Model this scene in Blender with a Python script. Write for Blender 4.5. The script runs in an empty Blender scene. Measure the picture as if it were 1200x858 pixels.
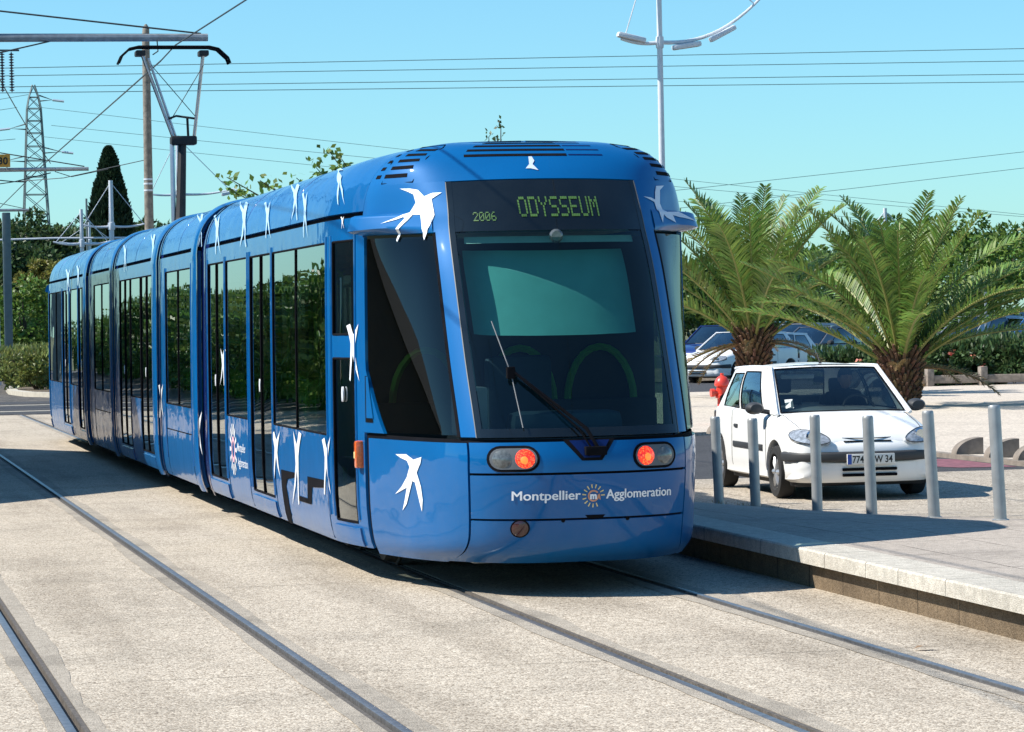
import bpy, bmesh, math, random
from mathutils import Vector, Matrix, noise
from mathutils.geometry import tessellate_polygon
R = math.radians; PI = math.pi
random.seed(7)
sc = bpy.context.scene
COL = sc.collection
WL = {}            # world position of every object's origin while building

# ------------------------------------------------------------------ materials
MATS = {}
def nmat(name):
    m = bpy.data.materials.new(name); m.use_nodes = True; MATS[name] = m
    nt = m.node_tree; b = nt.nodes['Principled BSDF']
    return m, nt, b
def N(nt, t, **k):
    n = nt.nodes.new(t)
    for a, v in k.items():
        if a.startswith('i_'):
            key = a[2:].replace('_', ' ')
            n.inputs[key].default_value = v
        else: setattr(n, a, v)
    return n
def ramp(nt, stops, interp='LINEAR'):
    r = nt.nodes.new('ShaderNodeValToRGB'); r.color_ramp.interpolation = interp
    e = r.color_ramp.elements
    while len(e) < len(stops): e.new(.5)
    for i, (p, c) in enumerate(stops):
        e[i].position = p; e[i].color = (*c, 1) if len(c) == 3 else c
    return r
def mat(name, col, rough=.6, metal=0, var=.12, scale=6, bump=0, bscale=60, coat=0, spec=.5, emit=None, estr=0, island=0, trans=0):
    m, nt, b = nmat(name); L = nt.links
    b.inputs['Roughness'].default_value = rough; b.inputs['Metallic'].default_value = metal
    b.inputs['Coat Weight'].default_value = coat; b.inputs['Coat Roughness'].default_value = .04
    b.inputs['Specular IOR Level'].default_value = spec
    if trans: b.inputs['Transmission Weight'].default_value = trans
    tc = N(nt, 'ShaderNodeTexCoord')
    no = N(nt, 'ShaderNodeTexNoise'); no.inputs['Scale'].default_value = scale; no.inputs['Detail'].default_value = 6
    L.new(tc.outputs['Object'], no.inputs['Vector'])
    lo = tuple(max(0, c * (1 - var)) for c in col); hi = tuple(min(1, c * (1 + var)) for c in col)
    r = ramp(nt, [(.3, lo), (.7, hi)]); L.new(no.outputs['Fac'], r.inputs['Fac'])
    out = r.outputs['Color']
    if island:
        g = N(nt, 'ShaderNodeNewGeometry')
        hs = N(nt, 'ShaderNodeHueSaturation')
        mr = N(nt, 'ShaderNodeMapRange'); mr.inputs['To Min'].default_value = 1 - island; mr.inputs['To Max'].default_value = 1 + island
        L.new(g.outputs['Random Per Island'], mr.inputs['Value']); L.new(mr.outputs['Result'], hs.inputs['Value'])
        mh = N(nt, 'ShaderNodeMapRange'); mh.inputs['To Min'].default_value = .47; mh.inputs['To Max'].default_value = .53
        no2 = N(nt, 'ShaderNodeTexWhiteNoise', noise_dimensions='1D'); L.new(g.outputs['Random Per Island'], no2.inputs['W'])
        L.new(no2.outputs['Value'], mh.inputs['Value']); L.new(mh.outputs['Result'], hs.inputs['Hue'])
        L.new(out, hs.inputs['Color']); out = hs.outputs['Color']
    L.new(out, b.inputs['Base Color'])
    if bump:
        n2 = N(nt, 'ShaderNodeTexNoise'); n2.inputs['Scale'].default_value = bscale; n2.inputs['Detail'].default_value = 4
        L.new(tc.outputs['Object'], n2.inputs['Vector'])
        bp = N(nt, 'ShaderNodeBump'); bp.inputs['Strength'].default_value = bump; bp.inputs['Distance'].default_value = .02
        L.new(n2.outputs['Fac'], bp.inputs['Height']); L.new(bp.outputs['Normal'], b.inputs['Normal'])
    if emit:
        b.inputs['Emission Color'].default_value = (*emit, 1); b.inputs['Emission Strength'].default_value = estr
    return m
def leafmat(name, col, island=.45, tl=.35):
    m = mat(name, col, rough=.45, var=.25, scale=1.2, island=island, spec=.35)
    nt = m.node_tree; L = nt.links; b = nt.nodes['Principled BSDF']
    src = b.inputs['Base Color'].links[0].from_socket
    t = N(nt, 'ShaderNodeBsdfTranslucent'); L.new(src, t.inputs['Color'])
    mx = N(nt, 'ShaderNodeMixShader'); mx.inputs[0].default_value = tl
    L.new(b.outputs[0], mx.inputs[1]); L.new(t.outputs[0], mx.inputs[2])
    L.new(mx.outputs[0], nt.nodes['Material Output'].inputs['Surface'])
    return m
def glass(name, tint, f0=.10, gain=1.0, rough=0.0, wav=0.0):
    m = bpy.data.materials.new(name); m.use_nodes = True; MATS[name] = m
    nt = m.node_tree; L = nt.links; nt.nodes.clear()
    o = N(nt, 'ShaderNodeOutputMaterial'); mx = N(nt, 'ShaderNodeMixShader')
    t = N(nt, 'ShaderNodeBsdfTransparent'); t.inputs[0].default_value = (*tint, 1)
    g = N(nt, 'ShaderNodeBsdfGlossy'); g.inputs['Roughness'].default_value = rough; g.inputs['Color'].default_value = (.92, .97, .98, 1)
    lw = N(nt, 'ShaderNodeLayerWeight'); lw.inputs['Blend'].default_value = .5
    p = N(nt, 'ShaderNodeMath', operation='POWER'); p.inputs[1].default_value = 3.2
    L.new(lw.outputs['Facing'], p.inputs[0])
    ma = N(nt, 'ShaderNodeMath', operation='MULTIPLY_ADD', use_clamp=True); ma.inputs[1].default_value = gain * (1 - f0); ma.inputs[2].default_value = f0
    L.new(p.outputs[0], ma.inputs[0]); L.new(ma.outputs[0], mx.inputs[0])
    L.new(t.outputs[0], mx.inputs[1]); L.new(g.outputs[0], mx.inputs[2]); L.new(mx.outputs[0], o.inputs['Surface'])
    if wav:
        tc = N(nt, 'ShaderNodeTexCoord'); no = N(nt, 'ShaderNodeTexNoise'); no.inputs['Scale'].default_value = 1.3; no.inputs['Detail'].default_value = 1
        L.new(tc.outputs['Object'], no.inputs['Vector'])
        bp = N(nt, 'ShaderNodeBump'); bp.inputs['Strength'].default_value = wav; bp.inputs['Distance'].default_value = .02
        L.new(no.outputs['Fac'], bp.inputs['Height']); L.new(bp.outputs['Normal'], g.inputs['Normal'])
    return m
def groundmat(name, base, dark, light, peb=70, joint=None, stain=.25, jx=None, streak=0):
    """washed aggregate / paving: pebbles, blotches, optional joints every `joint` metres along Y (and jx along X)"""
    m, nt, b = nmat(name); L = nt.links
    b.inputs['Roughness'].default_value = .85; b.inputs['Specular IOR Level'].default_value = .25
    g = N(nt, 'ShaderNodeNewGeometry')
    v = N(nt, 'ShaderNodeTexVoronoi'); v.inputs['Scale'].default_value = peb; L.new(g.outputs['Position'], v.inputs['Vector'])
    sepc = N(nt, 'ShaderNodeSeparateColor'); L.new(v.outputs['Color'], sepc.inputs[0])
    rp = ramp(nt, [(0, dark), (.18, dark), (.45, base), (.8, light), (1, light)]); L.new(sepc.outputs[0], rp.inputs['Fac'])
    n1 = N(nt, 'ShaderNodeTexNoise'); n1.inputs['Scale'].default_value = .7; n1.inputs['Detail'].default_value = 9; n1.inputs['Roughness'].default_value = .62
    L.new(g.outputs['Position'], n1.inputs['Vector'])
    r1 = ramp(nt, [(.28, (1 - stain,) * 3), (.5, (1, 1, 1)), (.75, (1 + stain * .3,) * 3)]); L.new(n1.outputs['Fac'], r1.inputs['Fac'])
    mu = N(nt, 'ShaderNodeMix', data_type='RGBA', blend_type='MULTIPLY'); mu.inputs[0].default_value = 1
    L.new(rp.outputs[0], mu.inputs[6]); L.new(r1.outputs[0], mu.inputs[7])
    n3 = N(nt, 'ShaderNodeTexNoise'); n3.inputs['Scale'].default_value = 14; n3.inputs['Detail'].default_value = 5
    L.new(g.outputs['Position'], n3.inputs['Vector'])
    r3 = ramp(nt, [(.3, (.82, .82, .82)), (.7, (1.1, 1.1, 1.1))]); L.new(n3.outputs['Fac'], r3.inputs['Fac'])
    mu3 = N(nt, 'ShaderNodeMix', data_type='RGBA', blend_type='MULTIPLY'); mu3.inputs[0].default_value = 1
    L.new(mu.outputs[2], mu3.inputs[6]); L.new(r3.outputs[0], mu3.inputs[7])
    out = mu3.outputs[2]
    if streak:      # tyre and oil marks drawn out along the track, and a few drips
        mp = N(nt, 'ShaderNodeMapping'); mp.inputs['Scale'].default_value = (1.5, .16, 1); L.new(g.outputs['Position'], mp.inputs['Vector'])
        n5 = N(nt, 'ShaderNodeTexNoise'); n5.inputs['Scale'].default_value = 1.0; n5.inputs['Detail'].default_value = 7; L.new(mp.outputs[0], n5.inputs['Vector'])
        r5 = ramp(nt, [(.33, (1 - streak, 1 - streak * 1.05, 1 - streak * 1.1)), (.50, (1, 1, 1))]); L.new(n5.outputs['Fac'], r5.inputs['Fac'])
        m5 = N(nt, 'ShaderNodeMix', data_type='RGBA', blend_type='MULTIPLY'); m5.inputs[0].default_value = 1; L.new(out, m5.inputs[6]); L.new(r5.outputs[0], m5.inputs[7])
        v6 = N(nt, 'ShaderNodeTexVoronoi'); v6.inputs['Scale'].default_value = 2.3; v6.inputs['Randomness'].default_value = 1; L.new(g.outputs['Position'], v6.inputs['Vector'])
        r6 = ramp(nt, [(.025, (.45, .43, .40)), (.06, (1, 1, 1))]); L.new(v6.outputs['Distance'], r6.inputs['Fac'])
        m6 = N(nt, 'ShaderNodeMix', data_type='RGBA', blend_type='MULTIPLY'); m6.inputs[0].default_value = 1; L.new(m5.outputs[2], m6.inputs[6]); L.new(r6.outputs[0], m6.inputs[7])
        out = m6.outputs[2]
    sx = N(nt, 'ShaderNodeSeparateXYZ'); L.new(g.outputs['Position'], sx.inputs[0])
    def line(src, per, wid, offs):
        nonlocal out
        nn = N(nt, 'ShaderNodeTexNoise'); nn.inputs['Scale'].default_value = 1.1; nn.inputs['Detail'].default_value = 8; L.new(g.outputs['Position'], nn.inputs['Vector'])
        a = N(nt, 'ShaderNodeMath', operation='MULTIPLY_ADD'); a.inputs[1].default_value = .03; L.new(nn.outputs['Fac'], a.inputs[0]); L.new(src, a.inputs[2])
        s = N(nt, 'ShaderNodeMath', operation='ADD'); s.inputs[1].default_value = offs; L.new(a.outputs[0], s.inputs[0])
        w = N(nt, 'ShaderNodeMath', operation='PINGPONG'); w.inputs[1].default_value = per / 2; L.new(s.outputs[0], w.inputs[0])
        c = N(nt, 'ShaderNodeMath', operation='LESS_THAN'); c.inputs[1].default_value = wid; L.new(w.outputs[0], c.inputs[0])
        rr = ramp(nt, [(.35, (0, 0, 0)), (.6, (1, 1, 1))]); L.new(nn.outputs['Fac'], rr.inputs['Fac'])
        k = N(nt, 'ShaderNodeMath', operation='MULTIPLY'); L.new(c.outputs[0], k.inputs[0]); L.new(rr.outputs[0], k.inputs[1])
        mj = N(nt, 'ShaderNodeMix', data_type='RGBA'); L.new(k.outputs[0], mj.inputs[0]); L.new(out, mj.inputs[6]); mj.inputs[7].default_value = (dark[0] * .35, dark[1] * .35, dark[2] * .35, 1)
        out = mj.outputs[2]
    if joint: line(sx.outputs['Y'], joint, .009, .55)
    if jx: line(sx.outputs['X'], jx, .007, .2)
    L.new(out, b.inputs['Base Color'])
    bp = N(nt, 'ShaderNodeBump'); bp.inputs['Strength'].default_value = .55; bp.inputs['Distance'].default_value = .006
    L.new(v.outputs['Distance'], bp.inputs['Height']); bp.invert = True
    L.new(bp.outputs['Normal'], b.inputs['Normal'])
    return m

# paint of the tram: metallic blue with a clear coat, faint orange peel
def paint(name, col, metal=.35, rough=.32, coat=.8, wave=.012):
    m = mat(name, col, rough=rough, metal=metal, var=.05, scale=2, coat=coat, spec=.08)
    nt = m.node_tree; L = nt.links; b = nt.nodes['Principled BSDF']
    tc = N(nt, 'ShaderNodeTexCoord'); no = N(nt, 'ShaderNodeTexNoise'); no.inputs['Scale'].default_value = 2.2; no.inputs['Detail'].default_value = 2
    L.new(tc.outputs['Object'], no.inputs['Vector'])
    bp = N(nt, 'ShaderNodeBump'); bp.inputs['Strength'].default_value = 1; bp.inputs['Distance'].default_value = wave
    L.new(no.outputs['Fac'], bp.inputs['Height']); L.new(bp.outputs['Normal'], b.inputs['Coat Normal'])
    # road dust: thin film on the skirts, streaked, and faint specks everywhere
    g = N(nt, 'ShaderNodeNewGeometry'); sx = N(nt, 'ShaderNodeSeparateXYZ'); L.new(g.outputs['Position'], sx.inputs[0])
    mr = N(nt, 'ShaderNodeMapRange'); mr.inputs['From Min'].default_value = .95; mr.inputs['From Max'].default_value = .24; mr.inputs['To Max'].default_value = .10; L.new(sx.outputs['Z'], mr.inputs['Value'])
    mp = N(nt, 'ShaderNodeMapping'); mp.inputs['Scale'].default_value = (6, 6, 1.2); L.new(g.outputs['Position'], mp.inputs['Vector'])
    n2 = N(nt, 'ShaderNodeTexNoise'); n2.inputs['Scale'].default_value = 2.5; n2.inputs['Detail'].default_value = 8; L.new(mp.outputs[0], n2.inputs['Vector'])
    mu = N(nt, 'ShaderNodeMath', operation='MULTIPLY', use_clamp=True); L.new(mr.outputs[0], mu.inputs[0]); L.new(n2.outputs['Fac'], mu.inputs[1])
    n4 = N(nt, 'ShaderNodeTexNoise'); n4.inputs['Scale'].default_value = 60; n4.inputs['Detail'].default_value = 3; L.new(g.outputs['Position'], n4.inputs['Vector'])
    r4 = ramp(nt, [(.66, (0, 0, 0)), (.78, (.04, .04, .04))]); L.new(n4.outputs['Fac'], r4.inputs['Fac'])
    ad = N(nt, 'ShaderNodeMath', operation='ADD', use_clamp=True); L.new(mu.outputs[0], ad.inputs[0]); L.new(r4.outputs[0], ad.inputs[1])
    src = b.inputs['Base Color'].links[0].from_socket
    mx = N(nt, 'ShaderNodeMix', data_type='RGBA'); L.new(ad.outputs[0], mx.inputs[0]); L.new(src, mx.inputs[6]); mx.inputs[7].default_value = (.22, .20, .17, 1)
    L.new(mx.outputs[2], b.inputs['Base Color'])
    return m
blue = paint('tram_blue', (.0002, .102, .30), metal=.06, rough=.45, coat=.62, wave=.014)
blue_navy = paint('navy_joint', (.004, .016, .10), metal=.2, rough=.4)
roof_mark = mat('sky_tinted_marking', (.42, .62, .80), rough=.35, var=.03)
white_mark = mat('white_marking', (.85, .87, .9), rough=.4, var=.03, coat=.3)
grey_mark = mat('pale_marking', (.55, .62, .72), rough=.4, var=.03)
black_rub = mat('black_rubber', (.007, .007, .009), rough=.9, var=.3, spec=.06)
black_gl = mat('black_glass_band', (.006, .008, .009), rough=.06, var=.2, coat=.5)
side_gl = glass('side_glass', (.28, .36, .32), f0=.10, gain=1.0, wav=.10)
door_gl = glass('door_glass', (.22, .27, .25), f0=.13, gain=1.0, wav=.14)
wind_gl = glass('windscreen_glass', (.48, .66, .62), f0=.04, gain=.7)
cab_gl = glass('cab_side_glass', (.14, .18, .18), f0=.03, gain=.42)
seal = mat('grey_seal', (.10, .11, .12), rough=.5)
steel = mat('rail_steel', (.27, .265, .26), rough=.38, metal=.7, var=.25, scale=25)
rustst = mat('rail_web', (.10, .085, .07), rough=.8, var=.4, scale=30, bump=.3)
dark_under = mat('underframe', (.02, .021, .023), rough=.7, var=.3)
alu = mat('aluminium', (.55, .56, .57), rough=.35, metal=.9, var=.1)
galv = mat('galvanised', (.33, .35, .36), rough=.5, metal=.5, var=.2, scale=12)
bolm = mat('bollard_steel', (.36, .375, .375), rough=.42, metal=.35, var=.12, scale=9, bump=.05)
intg = mat('interior_grey', (.30, .31, .32), rough=.6)
intd = mat('interior_dark', (.025, .03, .035), rough=.5)
seatg = mat('seat_green', (.11, .42, .04), rough=.45)
seatf = mat('seat_fabric', (.03, .07, .10), rough=.85)
teal = mat('blind_cloth', (.10, .36, .36), rough=.8, var=.06)
tealb = mat('blind_rail', (.22, .42, .40), rough=.6, var=.06)
red_lit = mat('lit_red_lens', (.7, .03, .01), rough=.15, coat=.6, emit=(1, .05, .012), estr=.75, var=.2, scale=70)
_nt = red_lit.node_tree; _b = _nt.nodes['Principled BSDF']; _tc = N(_nt, 'ShaderNodeTexCoord'); _v = N(_nt, 'ShaderNodeTexVoronoi'); _v.inputs['Scale'].default_value = 75
_nt.links.new(_tc.outputs['Object'], _v.inputs['Vector']); _r = ramp(_nt, [(.1, (1, .16, .03)), (.5, (.55, .015, .004)), (.8, (.2, .004, .002))]); _nt.links.new(_v.outputs['Distance'], _r.inputs['Fac']); _nt.links.new(_r.outputs[0], _b.inputs['Emission Color']); _b.inputs['Emission Strength'].default_value = 1.15
orange_core = mat('lit_lamp_core', (.9, .12, .02), rough=.3, emit=(1, .14, .02), estr=1.2)
lens_grey = mat('clear_lens', (.11, .12, .12), rough=.12, coat=.8, var=.35, scale=45)
lens_red = mat('red_reflector', (.035, .003, .005), rough=.2, coat=.8, var=.3, scale=60)
amber = mat('amber_lens', (.75, .13, .02), rough=.15, coat=.8, var=.2, scale=60)
led = mat('led_green', (.05, .12, .03), rough=.4, emit=(.25, .50, .12), estr=.09)
logo_y = mat('sun_yellow', (.75, .60, .25), rough=.4)
logo_o = mat('sun_orange', (.62, .28, .16), rough=.4)
logo_p = mat('sun_pink', (.75, .42, .50), rough=.4)
concrete_mast = mat('weathered_wood', (.20, .175, .145), rough=.85, var=.35, scale=9, bump=.4, bscale=30)
white_pole = mat('white_paint', (.62, .64, .68), rough=.45, var=.08)
wire_m = mat('wire', (.035, .04, .042), rough=.6)
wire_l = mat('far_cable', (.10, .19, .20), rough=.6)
insul = mat('insulator', (.16, .15, .15), rough=.3)
sign_o = mat('sign_orange', (.55, .27, .03), rough=.5, var=.06)
lattice_m = mat('lattice_steel', (.11, .15, .155), rough=.6)
tram_gravel = groundmat('washed_concrete', (.47, .40, .31), (.26, .21, .155), (.60, .525, .42), peb=95, joint=5.65, stain=.24, streak=.20)
plaza_m = groundmat('plaza_concrete', (.40, .345, .275), (.23, .19, .15), (.54, .475, .385), peb=70, joint=1.9, jx=3.1, stain=.22, streak=.15)
pave_m = groundmat('far_paving', (.56, .48, .39), (.42, .36, .30), (.64, .56, .46), peb=40, joint=4, stain=.12)
stone_m = groundmat('platform_stone', (.40, .345, .29), (.33, .285, .24), (.45, .39, .33), peb=120, joint=1.17, jx=.62, stain=.30)
cap_m = groundmat('edge_stone', (.52, .47, .40), (.44, .40, .33), (.58, .54, .46), peb=120, joint=1.45, stain=.25)
wallst_m = groundmat('platform_wall', (.17, .12, .072), (.11, .078, .046), (.21, .155, .10), peb=160, joint=.72, stain=.4)
asph = groundmat('asphalt', (.055, .055, .058), (.035, .035, .038), (.085, .085, .09), peb=90, stain=.2)
cobble = groundmat('dark_setts', (.09, .08, .07), (.045, .04, .036), (.15, .135, .115), peb=7, stain=.35)
grout_m = groundmat('rail_grout', (.37, .32, .255), (.28, .24, .19), (.42, .37, .30), peb=130, stain=.42)
earth = groundmat('earth', (.14, .105, .07), (.08, .06, .04), (.20, .16, .11), peb=20, stain=.4)
grass_m = groundmat('dry_field', (.10, .11, .045), (.06, .07, .03), (.16, .15, .07), peb=5, stain=.4)
kerb_m = mat('kerb_stone', (.46, .42, .34), rough=.85, var=.15, scale=5, bump=.2)
stone_d = mat('dome_stone', (.22, .185, .15), rough=.85, var=.25, scale=8, bump=.3)
hydr = mat('hydrant_red', (.72, .055, .03), rough=.35, coat=.4)
redpatch = mat('red_road_paint', (.20, .075, .09), rough=.8, var=.35, scale=8)
leaf_palm = leafmat('palm_leaf', (.13, .21, .042), .38, .30)
leaf_palm2 = leafmat('dry_leaf', (.26, .18, .08), .4, .2)
boot_m = mat('palm_boots', (.13, .075, .04), rough=.9, var=.5, scale=14, bump=.6, island=.45)
leaf_a = leafmat('leaf_mid', (.085, .15, .03)); leaf_b = leafmat('leaf_dark', (.055, .095, .032)); leaf_c = leafmat('leaf_light', (.12, .20, .035))
leaf_d = leafmat('leaf_olive', (.22, .21, .05)); leaf_e = leafmat('leaf_cypress', (.022, .046, .022), .3, .15)
leaf_f = leafmat('leaf_shrub', (.19, .22, .06)); leaf_ol = leafmat('oleander', (.075, .13, .045)); flower = mat('pink_flower', (.7, .22, .16), rough=.6, island=.3)
bark = mat('bark', (.06, .045, .032), rough=.9, var=.4, bump=.5, bscale=20)
wood_m = mat('barrier_wood', (.24, .20, .165), rough=.8, var=.3, scale=10)
car_white = mat('car_white', (.82, .82, .80), rough=.35, var=.02, coat=.45)
plastic = mat('car_plastic', (.035, .037, .04), rough=.55, var=.1)
tyre = mat('tyre', (.018, .018, .018), rough=.85)
hub = mat('wheel_rim', (.45, .46, .47), rough=.35, metal=.6)
car_gl = glass('car_glass', (.30, .36, .36), f0=.06, gain=.9)
car_gl2 = glass('car_glass_plain', (.20, .25, .27), f0=.16, gain=.9)
lampgl = mat('headlamp', (.42, .45, .48), rough=.08, metal=.35, coat=1, var=.45, scale=30)
plate = mat('number_plate', (.72, .72, .68), rough=.4, var=.03)
plblue = mat('plate_blue', (.02, .08, .4), rough=.4)
txtblack = mat('black_letter', (.01, .01, .01), rough=.5)
chrome = mat('chrome', (.6, .6, .62), rough=.15, metal=1)
skin = mat('skin', (.42, .24, .16), rough=.5); cloth = mat('dark_shirt', (.02, .025, .04), rough=.9); hairm = mat('dark_hair', (.02, .013, .01), rough=.7)
wall_m = mat('plaster_wall', (.12, .11, .09), rough=.9, var=.1); roof_m = mat('roof_tiles', (.06, .058, .055), rough=.85, var=.3, scale=15)

# ------------------------------------------------------------------ helpers
def tag(o, label=None, cat=None, group=None, kind=None):
    if label: o['label'] = label
    if cat: o['category'] = cat
    if group: o['group'] = group
    if kind: o['kind'] = kind
    return o
def empty(name, loc, label=None, cat=None, group=None):
    o = bpy.data.objects.new(name, None); COL.objects.link(o); o.location = loc; o.empty_display_size = .3
    WL[o.name] = Vector(loc); return tag(o, label, cat, group)
class MB:
    def __init__(s): s.v = []; s.f = []
    def add(s, vs, fs):
        n = len(s.v); s.v += [Vector(p) for p in vs]; s.f += [tuple(i + n for i in f) for f in fs]; return s
    def box(s, a, b, M=None):
        x0, y0, z0 = a; x1, y1, z1 = b
        v = [Vector(p) for p in ((x0,y0,z0),(x1,y0,z0),(x1,y1,z0),(x0,y1,z0),(x0,y0,z1),(x1,y0,z1),(x1,y1,z1),(x0,y1,z1))]
        if M: v = [M @ p for p in v]
        return s.add(v, [(0,3,2,1),(4,5,6,7),(0,1,5,4),(1,2,6,5),(2,3,7,6),(3,0,4,7)])
    def bbox(s, a, b, r=.02, M=None):
        """bevelled box"""
        bm = bmesh.new(); bmesh.ops.create_cube(bm, size=1)
        c = [(a[i] + b[i]) / 2 for i in range(3)]; d = [abs(b[i] - a[i]) for i in range(3)]
        for w in bm.verts: w.co = Vector((w.co.x * d[0] + c[0], w.co.y * d[1] + c[1], w.co.z * d[2] + c[2]))
        bmesh.ops.bevel(bm, geom=list(bm.edges), offset=min(r, min(d) * .45), segments=2, profile=.6, affect='EDGES')
        vs = [(M @ w.co if M else w.co.copy()) for w in bm.verts]; bm.verts.index_update()
        s.add(vs, [tuple(w.index for w in f.verts) for f in bm.faces]); bm.free(); return s
    def tube(s, pts, rad, n=8, cap=True):
        pts = [Vector(p) for p in pts]
        if not isinstance(rad, (list, tuple)): rad = [rad] * len(pts)
        rings = []; prev = None
        for i, p in enumerate(pts):
            t = (pts[min(i + 1, len(pts) - 1)] - pts[max(i - 1, 0)]).normalized()
            if prev is None:
                a = Vector((0, 0, 1)) if abs(t.z) < .9 else Vector((1, 0, 0)); u = t.cross(a).normalized()
            else: u = (prev - t * prev.dot(t)).normalized()
            prev = u; w = t.cross(u)
            rings.append([p + (u * math.cos(2 * PI * k / n) + w * math.sin(2 * PI * k / n)) * rad[i] for k in range(n)])
        vs = [q for r in rings for q in r]; fs = []
        for i in range(len(pts) - 1):
            for k in range(n): fs.append((i * n + k, i * n + (k + 1) % n, (i + 1) * n + (k + 1) % n, (i + 1) * n + k))
        if cap: fs.append(tuple(reversed(range(n)))); fs.append(tuple(range((len(pts) - 1) * n, len(pts) * n)))
        return s.add(vs, fs)
    def lathe(s, prof, c, n=20, axis='Z', M=None):
        vs = []; fs = []
        for (r, h) in prof:
            for k in range(n):
                a = 2 * PI * k / n; x, y = r * math.cos(a), r * math.sin(a)
                p = Vector((x, y, h)) if axis == 'Z' else (Vector((h, x, y)) if axis == 'X' else Vector((x, h, y)))
                vs.append((M @ p if M else p) + Vector(c))
        for i in range(len(prof) - 1):
            for k in range(n): fs.append((i * n + k, i * n + (k + 1) % n, (i + 1) * n + (k + 1) % n, (i + 1) * n + k))
        fs.append(tuple(reversed(range(n)))); fs.append(tuple(range((len(prof) - 1) * n, len(prof) * n)))
        return s.add(vs, fs)
    def grid(s, fn, nu, nv, thick=0, skip=None):
        """fn(a,b)->(point,normal) or point; a,b in 0..1"""
        P = []; Q = []
        for j in range(nv + 1):
            for i in range(nu + 1):
                r = fn(i / nu, j / nv)
                if isinstance(r, tuple): p, n_ = r; P.append(Vector(p)); Q.append(Vector(p) - n_ * thick)
                else: P.append(Vector(r))
        W = nu + 1; fs = []
        cells = [(i, j) for j in range(nv) for i in range(nu) if not (skip and skip(i, j))]
        for i, j in cells: fs.append((j * W + i, j * W + i + 1, (j + 1) * W + i + 1, (j + 1) * W + i))
        if thick and Q:
            n = len(P); cs = set(cells)
            for i, j in cells:
                fs.append((n + j * W + i, n + (j + 1) * W + i, n + (j + 1) * W + i + 1, n + j * W + i + 1))
                if (i, j - 1) not in cs: a, b = j * W + i, j * W + i + 1; fs.append((b, a, a + n, b + n))
                if (i, j + 1) not in cs: a, b = (j + 1) * W + i, (j + 1) * W + i + 1; fs.append((a, b, b + n, a + n))
                if (i - 1, j) not in cs: a, b = j * W + i, (j + 1) * W + i; fs.append((a, b, b + n, a + n))
                if (i + 1, j) not in cs: a, b = j * W + i + 1, (j + 1) * W + i + 1; fs.append((b, a, a + n, b + n))
            P = P + Q
        return s.add(P, fs)
    def build(s, name, m, parent=None, loc=None, smooth=35, fixn=True):
        if loc is None:
            if parent is None:
                xs = [p.x for p in s.v]; ys = [p.y for p in s.v]; zs = [p.z for p in s.v]
                loc = Vector(((min(xs) + max(xs)) / 2, (min(ys) + max(ys)) / 2, min(zs)))
            else:
                loc = sum(s.v, Vector()) / max(1, len(s.v))
        loc = Vector(loc)
        me = bpy.data.meshes.new(name); me.from_pydata([p - loc for p in s.v], [], s.f)
        if fixn:
            bm = bmesh.new(); bm.from_mesh(me); bmesh.ops.recalc_face_normals(bm, faces=bm.faces); bm.to_mesh(me); bm.free()
        me.materials.append(m)
        if smooth:
            me.polygons.foreach_set('use_smooth', [True] * len(me.polygons)); me.set_sharp_from_angle(angle=R(smooth))
        o = bpy.data.objects.new(name, me); COL.objects.link(o)
        WL[o.name] = loc
        if parent is not None: o.parent = parent; o.location = loc - WL[parent.name]
        else: o.location = loc
        return o
def kids(o): return [c for c in bpy.data.objects if c.parent == o]
def copy_tree(o, parent=None, memo=None):
    c = o.copy(); COL.objects.link(c)
    if parent is not None: c.parent = parent
    for ch in kids(o): copy_tree(ch, c)
    return c
def struct(name, mb, m, **k): return tag(mb.build(name, m, **k), kind='structure')
def interp_cr(P, t):
    """Catmull-Rom through list of Vectors at integer params"""
    n = len(P) - 1; t = max(0, min(n - 1e-9, t)); i = int(t); f = t - i
    p0 = P[i - 1] if i > 0 else P[0] * 2 - P[1]; p1 = P[i]; p2 = P[i + 1]; p3 = P[i + 2] if i + 2 <= n else P[n] * 2 - P[n - 1]
    return .5 * ((2 * p1) + (p2 - p0) * f + (2 * p0 - 5 * p1 + 4 * p2 - p3) * f * f + (3 * p1 - p0 - 3 * p2 + p3) * f ** 3)
def textmesh(body, size, extrude=0.0, bold=0.0, align='LEFT', shear=0):
    cu = bpy.data.curves.new('t', 'FONT'); cu.body = body; cu.size = size; cu.extrude = extrude; cu.offset = bold; cu.align_x = align; cu.shear = shear
    cu.resolution_u = 3
    ob = bpy.data.objects.new('t', cu); COL.objects.link(ob)
    dg = bpy.context.evaluated_depsgraph_get(); me = bpy.data.meshes.new_from_object(ob.evaluated_get(dg))
    v = [p.co.copy() for p in me.vertices]; me.calc_loop_triangles(); f = [tuple(p.vertices) for p in me.loop_triangles]
    bpy.data.objects.remove(ob); bpy.data.curves.remove(cu); bpy.data.meshes.remove(me)
    return v, f
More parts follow.
